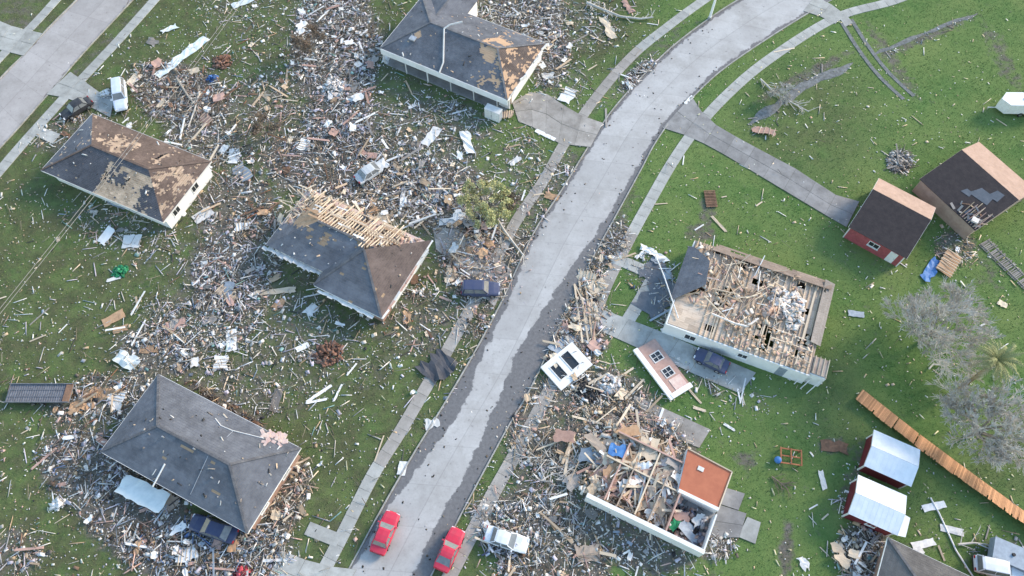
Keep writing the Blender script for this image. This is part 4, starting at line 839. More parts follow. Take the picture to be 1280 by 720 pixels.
for i in range(44):
    cx_ = rng.uniform(-7.0, 2.2); cy_ = rng.uniform(-3.4, 4.2); z_ = .5 + .8 * math.exp(-((cx_ + 2) / 4) ** 2 - (cy_ / 3.5) ** 2) + rng.random() * .4
    put('wall_panel', sheet_mesh('wall_panel', rng.uniform(.8, 2.2), rng.uniform(.4, 1.3), rng.choice(['plywood', 'pale_lumber', 'pink_board', 'white_paint', 'pale_lumber', 'insulation', 'tan_wall']), .05, .2, 6, 4, .03, 500 + i), (cx_, cy_, z_), (rng.gauss(0, .25), rng.gauss(0, .25), rng.choice([.1, 1.6, .9]) + rng.gauss(0, .3)), parent=H6)
for (a_, b_, mt_) in (((-4.6, -4.0), (-4.4, 2.8), 'pink_board'), ((-1.2, -4.0), (-1.1, 3.4), 'pale_lumber'), ((-6.2, .4), (2.0, .2), 'pale_lumber'), ((-6.0, 3.4), (1.6, 3.3), 'pink_board')): MB().bar((*a_, 1.85), (*b_, 1.7), .16, .10).build('top_plate', mt_, H6); MB().bar((*a_, .9), (*b_, .9), .12, 1.6).build('inner_wall', 'tan_wall', H6)
# ---- sheds
def gable_shed(label, q, z, wall, slopes, ridge, yr=0, over=.25, trim='white_paint', cols=None, ribs=False):
    Fr = Frame(q, z); l, w = Fr.l, Fr.w; root = thing('shed', label, 'shed', (*Fr.c, 0), Fr.a)
    hw = w / 2; zr = z + ridge; o = over
    for y_, n_ in ((-hw + o, 'sw'), (hw - o, 'ne')): MB().box((0, y_, (z - .1) / 2), (l - 2 * o, .1, z + .02)).build('wall', wall, root)
    for s_ in (-1, 1):
        x = s_ * (l / 2 - o)
        p = [(x, -hw + o + .05, -.06), (x, hw - o - .05, -.06), (x, hw - o - .05, z - .06), (x, yr, zr - .1), (x, -hw + o + .05, z - .06)]
        MB().prism(p if s_ > 0 else p[::-1], (-s_, 0, 0), .1).build('gable_wall', wall, root)
        for y_ in (-hw + o, hw - o): MB().box((x + s_ * .01, y_ + (.01 if y_ > 0 else -.01), (z - .16) / 2), (.14, .14, z + .1)).build('corner_trim', trim, root)
    P_ = {'sw': [(-l / 2, -hw, z), (l / 2, -hw, z), (l / 2, yr, zr), (-l / 2, yr, zr)], 'ne': [(l / 2, hw, z), (-l / 2, hw, z), (-l / 2, yr, zr), (l / 2, yr, zr)]}
    for nm, poly in P_.items():
        v = [Vector(p) for p in poly]; n = (v[1] - v[0]).cross(v[-1] - v[0]).normalized()
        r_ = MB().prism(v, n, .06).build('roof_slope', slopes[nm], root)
        if ribs:
            u = (v[1] - v[0]).normalized(); L_ = (v[1] - v[0]).length
            for i in range(int(L_ / .5) + 1):
                a = v[0] + u * min(.03 + i * .5, L_ - .03) + n * .063; b = a + (v[-1] - v[0]); MB().bar(a, b, .035, .015).build('roof_rib', slopes[nm], r_)
        for s_ in (0, 1):
            a, b = (v[0], v[-1]) if s_ == 0 else (v[1], v[2]); MB().bar(a + Vector((0, 0, -.03)), b + Vector((0, 0, -.03)), .05, .16).build('rake_board', trim, root)
    return Fr, root, l, w, zr
F, s1, l, w, zr = gable_shed('red walled shed with black front slope and tan rear slope', [(1059, 284), (1131.6, 322), (1171, 261.6), (1100, 223)], 2.4, 'red_paint', {'sw': 'near_black', 'ne': 'tan_shingle'}, 1.35, 1.3)  # front slope near-black, rear slope tan
window(s1, -.1, -w / 2 + .2, 1.5, 0, -1, 1.3, .8); door(s1, 2.4, -w / 2 + .2, 0, -1)
F, s2, l, w, zr = gable_shed('large tan walled shed with black front slope torn open at one corner', [(1143.5, 226), (1225, 287), (1288, 240), (1229, 176)], 2.5, 'tan_wall', {'sw': 'near_black', 'ne': 'tan_shingle'}, 1.35, 1.2, trim='tan_wall')  # same near-black front and tan rear colours as the red shed
for i in range(8): x = l / 2 - 2.6 + i * .34; z0_ = 2.62; MB().bar((x, -w / 2 + .1, z0_), (x + rng.uniform(-.3, .3), -w / 2 + 2.6 + rng.uniform(-.6, .6), z0_ + .7), .09, .05).build('bare_lath', 'pink_board' if i % 2 else 'lumber', s2)
def on_sw(x, y, lift=.0): return Vector((x, y, 2.5 + (y + w / 2) / (1.2 + w / 2) * 1.35 + .065 + lift))
for i in range(26): x_, y_ = l / 2 - .3 - 3.6 * rng.random() ** 1.5, -w / 2 + .2 + 3.2 * rng.random() ** 1.5; p = on_sw(x_, y_, .02); q = on_sw(x_ + rng.uniform(-.9, .9), y_ + rng.uniform(-.3, .9), .05 + .2 * rng.random()); MB().bar(p, q, rng.uniform(.1, .4), .03).build('torn_sheathing', rng.choice(['pink_board', 'brown_board', 'lumber', 'bluegrey_dark', 'grey_lumber']), s2)
for (x_, y_, a_, b_) in ((1.6, -1.6, 2.6, 1.8), (2.6, -.4, 1.4, 1.6), (.2, -2.6, 1.2, .9)): MB().prism([on_sw(x_ - a_ / 2, y_ - b_ / 2, .004 + .004 * x_), on_sw(x_ + a_ / 2, y_ - b_ * .3, .004 + .004 * x_), on_sw(x_ + a_ * .4, y_ + b_ / 2, .004 + .004 * x_), on_sw(x_ - a_ * .3, y_ + b_ * .4, .004 + .004 * x_)], (0, 0, 1), .02).build('felt_patch', 'bluegrey_dark', s2)
MB().box((l / 2 - 1.0, -w / 2 + .8, 2.95), (.8, .7, .25), Matrix.Rotation(.4, 3, 'Z')).build('roof_vent', 'insulation', s2)
gable_shed('maroon shed with white ribbed metal roof closest to the leaning fence', [(1079, 581.5), (1137, 608), (1151.4, 563), (1093.4, 538)], 2.25, 'maroon_paint', {'sw': 'metal_roof', 'ne': 'metal_roof'}, .62, 0, trim='white_paint', ribs=True)
F, s4, l, w, zr = gable_shed('maroon shed with white ribbed metal roof beside a splintered lumber pile', [(1057.7, 641), (1120, 668.6), (1135, 621), (1075, 594.7)], 2.25, 'maroon_paint', {'sw': 'metal_roof', 'ne': 'metal_roof'}, .62, 0, trim='white_paint', ribs=True)
window(s4, .2, -w / 2 + .25, 1.4, 0, -1, .9, .8)
MB().prism([(l / 2 - .6, -w / 2 - .1, 2.2), (l / 2 + .9, -w / 2 + .3, 1.9), (l / 2 + .9, -w / 2 + 2.4, 2.0), (l / 2 - .0, -w / 2 + 2.4, 2.3)], (0, 0, 1), .04).build('bent_roof_sheet', 'metal_roof', s4)
# ---- house corner at the bottom edge
c7 = W(1110, 672, 2.7); a7 = R(-27); ex = Vector((math.cos(a7), math.sin(a7), 0)); ey = Vector((-ex.y, ex.x, 0)); l7, w7 = 17, 10
ctr = Vector((c7.x, c7.y, 0)) + ex * l7 / 2 - ey * w7 / 2
H7 = thing('house', 'house with whole grey brown hip roof next to the maroon sheds', 'house', (ctr.x, ctr.y, 0), a7, 'storm damaged houses')
S, e, f = hip(-l7 / 2, l7 / 2, -w7 / 2, w7 / 2, 2.7, .42); walls(H7, -l7 / 2 + .5, l7 / 2 - .5, -w7 / 2 + .5, w7 / 2 - .5, 2.62, 'brick_wall'); fascia(H7, -l7 / 2, l7 / 2, -w7 / 2, w7 / 2, 2.62, .2)
for nm, poly in S.items():
    slope_base(H7, poly); m_ = MB(); slope_cells(m_, poly, .55, .28, .018, .003, None, shade_col((.15, .145, .14), .1, .7, 27), .004, jit=.003); kind(m_.build('roof_shingles', 'shingle', H7), 'stuff')
caps(H7, [(S['sw'][0], e), (S['sw'][1], f), (S['ne'][0], f), (S['ne'][1], e), (e, f)])

# loose scraps lying on the open ceilings and floors of the two ruined houses
def room_scraps(root, n, x0, x1, y0, y1, z, cols, size=(.08, .45), lift=.3):
    c = np.array(cols)[nr.integers(0, len(cols), n)] * nr.uniform(.75, 1.15, n)[:, None]; h_ = np.c_[nr.uniform(size[0], size[1], n), nr.uniform(.04, .22, n), nr.uniform(.01, .03, n)]
    me = boxes_mesh('loose_scraps', np.c_[nr.uniform(x0, x1, n), nr.uniform(y0, y1, n), z + nr.uniform(0, lift, n)], h_, nr.uniform(0, 6.3, n), nr.normal(0, .2, n), nr.normal(0, .25, n), c); o = bpy.data.objects.new('loose_scraps', me); C.objects.link(o); o.parent = root; kind(o, 'stuff')
TAN = [(.58, .46, .33), (.66, .56, .44), (.50, .36, .25), (.70, .66, .60), (.55, .38, .32), (.30, .22, .16)]
room_scraps(H5, 240, -F5.l / 2 + .6, F5.l / 2 - 3, -2.4, F5.w / 2 - .6, 2.72, TAN); room_scraps(H5, 160, -2, F5.l / 2 - .5, -F5.w / 2 + .4, -1.5, 2.72, TAN, (.06, .25), .1)
room_scraps(H3, 260, -8.2, 8.0, 1.2, 4.3, 2.62, TAN, (.06, .4), .12); room_scraps(H3, 90, -8.6, -5.5, -2.5, 4.3, 2.62, TAN, (.1, .6), .25)
room_scraps(H6, 900, -7.5, 2.2, -F6.w / 2 + .5, 4.4, .35, TAN + [(.74, .72, .68)], (.1, .5), .8); room_scraps(H6, 120, 2.4, F6.l / 2 - .3, -F6.w / 2 + .5, -.4, .2, [(.6, .6, .62), (.2, .2, .25), (.5, .35, .3), (.05, .05, .06)], (.1, .5), .6)

def roof_litter(root, Fr, l, w, ze, pitch, n, seed):
    r_ = np.random.default_rng(seed); x = r_.uniform(-l / 2 + .4, l / 2 - .4, n); y = r_.uniform(-w / 2 + .3, w / 2 - .3, n); hgt = np.minimum.reduce([x + l / 2, l / 2 - x, y + w / 2, w / 2 - y]); z = ze + hgt * pitch + .06
    c = np.array([(.72, .72, .70), (.55, .50, .44), (.60, .46, .33), (.25, .22, .2), (.06, .06, .06)])[r_.integers(0, 5, n)]; hs = np.c_[.05 + .35 * r_.uniform(0, 1, n) ** 3, r_.uniform(.03, .10, n), np.full(n, .012)]
    o = bpy.data.objects.new('roof_litter', boxes_mesh('roof_litter', np.c_[x, y, z], hs, r_.uniform(0, 6.28, n), r_.normal(0, .2, n), r_.normal(0, .2, n), c, skew=.4)); C.objects.link(o); o.parent = root; kind(o, 'stuff')
roof_litter(H1, F1, F1.l, F1.w, 2.7, .36, 90, 1); roof_litter(H2, F2, F2.l, F2.w, 3.0, .36, 70, 2); roof_litter(H3, F3, 17.8, 9.8, 2.7, .4, 70, 3); roof_litter(H4, F4, F4.l, F4.w, 2.7, .42, 60, 4)
# ------------------------------------------------------------------ vehicles
def car(label, front, rear, paintm, style='sedan', group=None, width=1.82, z=0.0, wreck=0.0, roll=0.0, name='parked_car', L=None):
    a, b = W(*front), W(*rear); d = a - b; Ln = L or d.length; c = (a + b) / 2
    root = thing(name, label, 'car', (c.x, c.y, z + .02), math.atan2(d.y, d.x), group)
    root.rotation_euler[0] = roll
    h = Ln / 2; wd = width / 2; rs = random.Random(label)
    belt, roof = (.92, 1.45) if style in ('sedan', 'coupe') else (1.02, 1.72) if style == 'suv' else (1.02, 1.75)
    # stations along the body: x, half width, bottom, shoulder, crown
    st = [(-h, .80, .42, .66, .70), (-h + .10, .90, .30, .82, .88), (-h + .55, .97, .24, belt - .02, belt + .03), (-h * .35, 1.0, .22, belt, belt + .02), (h * .10, 1.0, .22, belt - .01, belt + .02), (h * .38, .99, .22, belt - .05, belt + .02), (h - .75, .96, .24, belt - .13, belt - .04), (h - .15, .88, .30, belt - .26, belt - .18), (h, .72, .42, .56, .60)]
    mb = MB(); rings = []
    for x, k, zb, zs, zc in st:
        y = wd * k; dn = (lambda v: v - wreck * rs.uniform(0, .22))
        rings.append([(x, -y * .90, zb), (x, -y * .99, zb + .12), (x, -y * 1.0, (zb + zs) / 2 + .05), (x, -y * .95, dn(zs)), (x, -y * .72, dn(zs + (zc - zs) * .75)), (x, 0, dn(zc)), (x, y * .72, dn(zs + (zc - zs) * .75)), (x, y * .95, dn(zs)), (x, y * 1.0, (zb + zs) / 2 + .05), (x, y * .99, zb + .12), (x, y * .90, zb)])
    mb.loft(rings); mb.build('body', paintm, root, smooth=False)
    # cabin
    if style == 'pickup': xr, xf, tr, tf = -.10 * h, .40 * h, -.04 * h, .22 * h
    elif style == 'suv': xr, xf, tr, tf = -h + .18, .42 * h, -h + .42, .16 * h
    elif style == 'coupe': xr, xf, tr, tf = -h + .55, .30 * h, -.38 * h, .02 * h
    else: xr, xf, tr, tf = -h + .72, .40 * h, -.46 * h, .10 * h
    yb, yt = wd * .90, wd * .70; zb = belt - .03
    lo = [(xr, -yb, zb), (xf, -yb, zb), (xf, yb, zb), (xr, yb, zb)]; hi = [(tr, -yt, roof - .05), (tf, -yt, roof - .05), (tf, yt, roof - .05), (tr, yt, roof - .05)]
    MB().hexa(lo + hi).build('cabin', 'black_plastic', root)
    def glass(nm, p, lift, shrink=.93):
        p = [Vector(q) for q in p]; c_ = sum(p, Vector()) / 4; n = (p[1] - p[0]).cross(p[3] - p[0]).normalized()
        MB().prism([c_ + (q - c_) * shrink + n * .003 for q in p], n, lift).build(nm, 'car_glass', root)
    glass('windscreen', [lo[1], lo[2], hi[2], hi[1]], .02); glass('rear_window', [lo[3], lo[0], hi[0], hi[3]], .02)
    glass('side_window', [lo[0], lo[1], hi[1], hi[0]], .02, .90); glass('side_window', [lo[2], lo[3], hi[3], hi[2]], .02, .90)
    mb = MB(); r_ = []
    for x, k, dz in ((tr - .10, .94, -.05), (tr + .12, 1.03, .0), ((tr + tf) / 2, 1.05, .03), (tf - .1, 1.03, .005), (tf + .10, .94, -.045)):
        r_.append([(x, -yt * k, roof - .08 + dz), (x, yt * k, roof - .08 + dz), (x, yt * k * .92, roof - .01 + dz), (x, 0, roof + .02 + dz), (x, -yt * k * .92, roof - .01 + dz)])
    mb.loft(r_); mb.build('roof', paintm, root)
    for s_ in (-1, 1):
        for p, q in ((lo[1] if s_ < 0 else lo[2], hi[1] if s_ < 0 else hi[2]), (lo[0] if s_ < 0 else lo[3], hi[0] if s_ < 0 else hi[3])): MB().bar(p, q, .09, .07).build('pillar', paintm, root)
        xm = (xr + xf) / 2 - .05; MB().bar((xm, s_ * (yb + .012), zb), ((tr + tf) / 2, s_ * (yt + .012), roof - .05), .1, .05).build('pillar', paintm, root)
        MB().box((xf - .12, s_ * (wd + .08), belt + .06), (.14, .2, .12)).build('mirror', paintm, root)
        MB().box((h - .10, s_ * wd * .62, belt - .33), (.16, .36, .14)).build('headlight', 'lamp_glass', root); MB().box((-h + .04, s_ * wd * .66, .74), (.12, .30, .16)).build('taillight', 'tail_glass', root)
        for x in (h - .92, -h + .92):
            t = MB().tube((x, s_ * (wd - .20), .33), (x, s_ * (wd + .015), .33), .33, .33, 14).build('wheel', 'tyre', root); MB().tube((x, s_ * (wd + .016), .33), (x, s_ * (wd + .03), .33), .21, .19, 10).build('rim', 'rim', t)
    MB().box((h - .02, 0, .40), (.10, width * .8, .14)).build('bumper', 'black_plastic' if style != 'coupe' else paintm, root); MB().box((-h + .02, 0, .46), (.10, width * .82, .16)).build('bumper', 'black_plastic' if style != 'coupe' else paintm, root)
    if style == 'pickup':
        MB().box((-h * .55, 0, belt + .012), (h * .80, width * .76, .03)).build('bed', 'black_plastic', root)
    return root
car('pale blue white SUV parked at the torn brown roofed house beside a cream board', (154, 141.5), (151, 105), 'paint_ice', 'suv', name='parked_suv')
car('black car half buried in boards by the side street driveway', (80, 150), (116, 128), 'paint_black', 'sedan', wreck=1)
w3 = car('crushed silver car in rubble behind the bare rafters', (484, 205), (447, 229), 'paint_silver', 'sedan', wreck=1.2, name='wrecked_car')
car('dark blue SUV standing crosswise near the kerb beside the pinkish rubble', (625, 364.5), (577, 363.5), 'paint_navy', 'suv', name='parked_suv', width=1.9)
car('dark car on driveway along the long white wall', (868, 443), (908, 463), 'paint_navy', 'sedan', wreck=.4)
car('red saloon stopped at the kerb on the lawn side of the road', (493, 641), (472, 693), 'paint_red', 'sedan', name='red_car')
car('brighter red coupe parked across the road by wet dark asphalt', (574, 662), (551, 714), 'paint_red', 'coupe', name='red_car')
w8 = car('white car with its side torn open among rubble by the red coupe', (660, 684), (607, 667), 'paint_white', 'sedan', wreck=.7, name='wrecked_car')
mb = MB()
for i in range(34):
    mb.col = rng.choice([(.05, .05, .06), (.3, .3, .34), (.6, .62, .68), (.12, .12, .2), (.4, .4, .42)]); p = Vector((rng.uniform(-1.7, .9), -.9 + rng.uniform(-.9, .1), rng.uniform(.15, .8))); q = p + Vector((rng.uniform(-.6, .6), rng.uniform(-.6, .3), rng.uniform(-.3, .1))); q.z = max(.08, q.z); mb.bar(p, q, rng.uniform(.05, .2), rng.uniform(.03, .1))
mb.build('torn_door', 'debris', w8, 'torn open doors and crumpled side panels')
car('dark blue car under the eave half covered by rubble', (241, 652), (298, 672), 'paint_blue', 'sedan', wreck=.6)
car('white pickup with black window beside the light grey trailer', (1268, 716), (1220, 706), 'paint_white', 'suv', name='parked_suv', L=4.9)
# light grey flat trailer and white cargo trailer
def trailer(label, front, rear, width, h, mt, cat='trailer', name='cargo_trailer', nose=True):
    a, b = W(*front), W(*rear); d = a - b; c = (a + b) / 2; root = thing(name, label, cat, (c.x, c.y, 0), math.atan2(d.y, d.x)); L_ = d.length; y = width / 2; x = L_ / 2
    pts = [(-x, -y), (x - .9, -y), (x, 0), (x - .9, y), (-x, y)] if nose else [(-x, -y), (x, -y), (x, y), (-x, y)]
    MB().prism([(p[0], p[1], .5) for p in pts], (0, 0, 1), h - .5).build('body', mt, root); MB().prism([(p[0] * 1.01, p[1] * 1.01, h) for p in pts], (0, 0, 1), .06).build('roof', 'metal_roof' if mt == 'white_paint' else mt, root)
    for s_ in (-1, 1):
        for xx in (-.5, .45):
            t = MB().tube((xx - .4, s_ * (y - .1), .34), (xx - .4, s_ * (y + .1), .34), .34, .34, 12).build('wheel', 'tyre', root); MB().tube((xx - .4, s_ * (y + .101), .34), (xx - .4, s_ * (y + .12), .34), .2, .2, 8).build('rim', 'rim', t)
    MB().bar((x - .2, 0, .45), (x + 1.0, 0, .45), .12, .1).build('tow_bar', 'galv', root); MB().tube((x + .85, 0, .0), (x + .85, 0, .45), .05, .05, 6).build('jack_stand', 'galv', root)
    MB().tube((.2, 0, h + .06), (.2, 0, h + .22), .18, .16, 8).build('roof_vent', 'black_plastic', root); return root
trailer('white cargo trailer with pointed nose standing on open grass', (1241, 137), (1300, 138), 2.3, 2.2, 'white_paint')
trailer('light grey covered trailer behind the white pickup', (1232, 686), (1284, 708), 2.2, 1.5, 'bluegrey_board', nose=False)
# dark ribbed utility trailer on the lawn
a, b = W(14, 494), W(93, 494); c = (a + b) / 2; Lt = (b - a).length
tr_ = thing('utility_trailer', 'dark ribbed flatbed trailer standing on the lawn next to torn plywood', 'trailer', (c.x, c.y, 0), math.atan2((b - a).y, (b - a).x))
MB().box((0, 0, .62), (Lt, 2.2, .12)).build('deck', 'slate_metal', tr_)
for i in range(24): MB().box((-Lt / 2 + .15 + i * (Lt - 1.1) / 23, 0, .705), (.10, 2.1, .05)).build('deck_rib', 'slate_metal', tr_)
for y in (-1.08, 1.08): MB().box((0, y, .80), (Lt, .07, .24)).build('side_rail', 'slate_metal', tr_)
for y in (-.4, .4): MB().box((0, y, .74), (Lt - .5, .06, .06)).build('side_rail', 'slate_metal', tr_)
MB().box((Lt / 2 - .35, 0, .78), (.7, 2.0, .12)).build('end_ramp', 'brown_board', tr_)
for s_ in (-1, 1):
    for x in (-.6, .4): t = MB().tube((x, s_ * .98, .33), (x, s_ * 1.16, .33), .33, .33, 12).build('wheel', 'tyre', tr_); MB().tube((x, s_ * 1.161, .33), (x, s_ * 1.18, .33), .2, .2, 8); MB().tube((x, s_ * 1.161, .33), (x, s_ * 1.18, .33), .2, .2, 8).build('rim', 'rim', t)

# ------------------------------------------------------------------ trees
def bare_tree(label, base, h, crown, mt, seed, n1=9, top=None, tilt=(0, 0), group='bare leafless trees', name='bare_tree', dense=1.0, rmin=.028):
    rs = random.Random(seed); b = W(*base); root = thing(name, label, 'tree', (b.x, b.y, -.05), 0, group)
    tr = MB(); cr = MB(); fork = h * .32
    tr.tube((0, 0, 0), (tilt[0] * .3, tilt[1] * .3, fork), h * .035, h * .026, 8)
    def grow(p, d, L_, r, lev):
        n = 2 if lev < 3 else 1; q = p; r = max(r, rmin)
        for i in range(n):
            d2 = (d + Vector((rs.gauss(0, .16), rs.gauss(0, .16), rs.gauss(.02, .12)))).normalized(); q2 = q + d2 * (L_ / n)
            (tr if lev == 0 else cr).tube(q, q2, r * (1 - .35 * i / n), r * (1 - .35 * (i + 1) / n), 5 if lev == 0 else 3, cap=False); q, d = q2, d2
        if lev >= 4: return
        for _ in range(rs.choice([4, 4, 5]) if lev < 3 else int(rs.choice([5, 6, 7]) * dense)):
            ax = d.orthogonal().normalized(); ax.rotate(Matrix.Rotation(rs.uniform(0, 6.28), 3, d)); ang = rs.uniform(.3, .85)
            d2 = (d * math.cos(ang) + ax * math.sin(ang)); d2.z += .10
            grow(p + (q - p) * rs.uniform(.45, 1), d2.normalized(), L_ * rs.uniform(.5, .72), r * .5, lev + 1)
    for i in range(n1):
        a = 6.28 * i / n1 + rs.uniform(-.3, .3); e = rs.uniform(.35, 1.2); d = Vector((math.cos(a) * math.cos(e) + tilt[0] * .2, math.sin(a) * math.cos(e) + tilt[1] * .2, math.sin(e))).normalized()
        grow(Vector((tilt[0] * .3, tilt[1] * .3, fork * rs.uniform(.75, 1))), d, crown * rs.uniform(.46, .62), h * .018, 0)
    tr.build('trunk', 'bark', root); cr.build('crown', mt, root); return root
bare_tree('large grey bare tree with radiating twigs beside the palm', (1150, 428), 7.5, 6.6, 'twig', 3, 12, dense=1.15)
bare_tree('grey bare tree beyond the leaning orange fence', (1208, 546), 7.5, 6.0, 'twig', 8, 12, dense=1.15)
bare_tree('brown bare tree standing in the pale rubble trail', (395, 70), 5.5, 3.4, 'brown_twig', 21, 7, dense=.7)
bare_tree('small brown bare tree over the dark rubble', (335, 172), 4.0, 2.6, 'brown_twig', 22, 6, dense=.6)
bare_tree('dead grey brush bush near the concrete ditch line', (972, 128), 2.2, 2.3, 'twig', 25, 6, name='bare_shrub', dense=.5)
bare_tree('brown brush at the foot of the yellow green tree', (632, 262), 3.2, 2.4, 'brown_twig', 27, 6, name='bare_shrub', dense=.6)
def leafy(label, base, h, rx, ry, seed, n=9000):
    b = W(*base); root = thing('leafy_tree', label, 'tree', (b.x, b.y, -.05)); r_ = np.random.default_rng(seed); rs = random.Random(seed)
    tr = MB(); tr.tube((0, 0, 0), (.1, .1, h * .5), .14, .09, 7); cl = []
    for i in range(70):
        a = r_.uniform(0, 6.28); q = math.sqrt(r_.uniform(.05, 1)); p = np.array([rx * .8 * q * math.cos(a), ry * .8 * q * math.sin(a), h * r_.uniform(.42, .95)]); cl.append((p, r_.uniform(.3, .65), r_.uniform(.75, 1.25))); tr.tube((.1, .1, h * .45), p, .05, .015, 4, cap=False)
    tr.build('trunk', 'bark', root)
    k = r_.integers(0, len(cl), n); ctr = np.array([cl[i][0] for i in k]); rad = np.array([cl[i][1] for i in k]); tint = np.array([cl[i][2] for i in k])
    d = r_.normal(size=(n, 3)); d /= np.linalg.norm(d, axis=1)[:, None]; p = ctr + d * (rad * r_.uniform(.3, 1.1, n))[:, None]
    u = r_.normal(size=(n, 3)); u /= np.linalg.norm(u, axis=1)[:, None]; v = np.cross(u, r_.normal(size=(n, 3))); v /= np.linalg.norm(v, axis=1)[:, None]; s = r_.uniform(.06, .14, n)[:, None]
    V = np.stack([p - u * s, p + v * s * .6, p + u * s, p - v * s * .6], 1).reshape(-1, 3); col = np.ones((n, 3)) * tint[:, None] * r_.uniform(.7, 1.3, n)[:, None]
    o = bpy.data.objects.new('crown', mesh_arrays('crown', V, 4, 'leaf', col)); C.objects.link(o); o.parent = root
leafy('yellow green leafy tree standing in rubble near the road', (608, 272), 5.0, 4.0, 4.2, 4, 11000)
# palm
b = W(1186, 494); pr = thing('palm_tree', 'tall palm with yellow green fronds between the two grey bare trees', 'tree', (b.x, b.y, -.05))
top = Vector((.7, .9, 8.6)); mb = MB(); prev = Vector((0, 0, 0))
for i in range(1, 12):
    t = i / 11; q = Vector((top.x * t * t, top.y * t * t, top.z * t)); mb.tube(prev, q, .24 - .07 * (t - 1 / 11), .24 - .07 * t + .02 * (i % 2), 8, cap=False); prev = q
mb.build('trunk', 'palm_dead', pr); rp = random.Random(5)
for i in range(46):
    a = 2.399 * i + rp.uniform(-.2, .2); el = 1.2 - 1.75 * i / 46; L_ = rp.uniform(2.1, 2.8); mb = MB(); pts = []
    for j in range(7):
        t = j / 6; e_ = el - 1.0 * t * t; pts.append((pts[-1] if pts else top + Vector((0, 0, .1))) + (Vector((math.cos(a) * math.cos(e_), math.sin(a) * math.cos(e_), math.sin(e_))) * L_ / 6 if j else Vector()))
    sd2 = Vector((-math.sin(a), math.cos(a), 0))
    for j in range(6):
        wv = .36 * math.sin(math.pi * (j + .8) / 7)
        for s_ in (-1, 1):
            p, q = pts[j], pts[j + 1]; d_ = (q - p); n0 = len(mb.v); mb.v += [tuple(p), tuple(p + d_ * .45), tuple(p + d_ * .9 + sd2 * s_ * wv + Vector((0, 0, -.10)))]; mb.face((n0, n0 + 1, n0 + 2) if s_ > 0 else (n0, n0 + 2, n0 + 1))
            n0 = len(mb.v); mb.v += [tuple(p + d_ * .5), tuple(q), tuple(p + d_ * 1.35 + sd2 * s_ * wv + Vector((0, 0, -.12)))]; mb.face((n0, n0 + 1, n0 + 2) if s_ > 0 else (n0, n0 + 2, n0 + 1))
        mb.tube(pts[j], pts[j + 1], .02, .015, 3, cap=False)
    mb.build('frond', 'palm_dead' if i > 37 else 'palm_leaf', pr)
# ------------------------------------------------------------------ leaning fence
A = np.array([W(*p)[:2] for p in ((1079, 487), (1146, 540), (1213, 590), (1282, 640), (1330, 676))]); P = resample(A, step=2.3)
fr = thing('fence', 'orange brown wooden fence blown over into a lean across the lawn', 'fence', (P[0][0], P[0][1], 0)); o0 = np.array(P[0]); nP = len(P)
for i in range(nP - 1):
    d = P[i + 1] - P[i]; L_ = np.linalg.norm(d); d /= L_; nrm = np.array([d[1], -d[0]]); nrm = nrm if nrm[0] < 0 else -nrm
    th = R(76 - 20 * i / nP + rng.uniform(-3, 3)); up = Vector((nrm[0] * math.sin(th), nrm[1] * math.sin(th), math.cos(th))); dv = Vector((d[0], d[1], 0)); q = Vector((*(P[i] - o0), .03)); tn = -dv.cross(up).normalized()
    m = Matrix((dv, tn, up)).transposed(); npk = 15; panel = MB().box(q + dv * L_ / 2 + up * .35 - tn * .05, (L_ - .02, .05, .09), m).build('rail', 'fence_wood', fr); MB().box(q + dv * L_ / 2 + up * 1.45 - tn * .05, (L_ - .02, .05, .09), m).build('rail', 'fence_wood', fr)
    MB().box(q + up * .9 - tn * .10, (.1, .1, 1.85), m).build('post', 'fence_wood', fr)
    for k in range(npk):
        if rng.random() < .015: continue
        hh = 2.0 + rng.uniform(-.05, .05) - (.5 * rng.random() if rng.random() < .06 else 0); MB().box(q + dv * ((k + .5) * L_ / npk) + up * (hh / 2 + .03) + tn * (.012 + rng.uniform(-.006, .006)), (L_ / npk - .012, .02, hh), m).build('picket', 'fence_wood', fr)
# grey collapsed fence run in the back lot
A = np.array([W(*p)[:2] for p in ((1230, 303), (1255, 328), (1290, 362))]); P = resample(A, step=1.3)
fr = thing('collapsed_fence', 'weathered grey fence lying flat behind the tan walled shed', 'fence', (P[0][0], P[0][1], 0)); o0 = np.array(P[0])
for i in range(len(P) - 1):
    d = P[i + 1] - P[i]; d /= np.linalg.norm(d); n2 = np.array([-d[1], d[0]])
    for k in range(6):
        c_ = P[i] + d * (k * .22) - o0; MB().bar((c_[0] - n2[0] * .9, c_[1] - n2[1] * .9, .05), (c_[0] + n2[0] * (.9 + rng.uniform(-.2, .2)), c_[1] + n2[1] * .9, .06 + rng.uniform(0, .08)), .16, .025).build('picket', 'grey_lumber', fr)
for s_ in (-.6, .6):
    a_ = P[0] - o0; b_ = P[-1] - o0; n2 = np.array([-(b_ - a_)[1], (b_ - a_)[0]]); n2 /= np.linalg.norm(n2); MB().bar((*(a_ + n2 * s_), .13), (*(b_ + n2 * s_), .13), .09, .05).build('rail', 'grey_lumber', fr)
# ------------------------------------------------------------------ overhead cable, roadside pole
for k, off in enumerate((0, .9)):
    a, b = W(-110 + off * 6, 520, 8.5), W(420 + off * 6, -170, 8.5); mb = MB(); pts = []
    for i in range(41): t = i / 40; p = a + (b - a) * t; p.z = 8.5 - 1.6 * 4 * t * (1 - t) * .8; pts.append(p)
    mb.path(pts, .028, 5); tag(mb.build('overhead_cable', 'cable'), 'thin overhead cable crossing above the torn brown roof', 'cable', 'overhead cables')
b = W(887, 23); pl = thing('street_pole', 'white pole standing on the verge beside the curving road', 'pole', (b.x, b.y, 0))
MB().tube((0, 0, -.1), (0, 0, 6.5), .20, .16, 10).build('shaft', 'white_paint', pl); MB().tube((0, 0, -.05), (0, 0, .3), .32, .28, 10).build('base', 'kerb_concrete', pl)
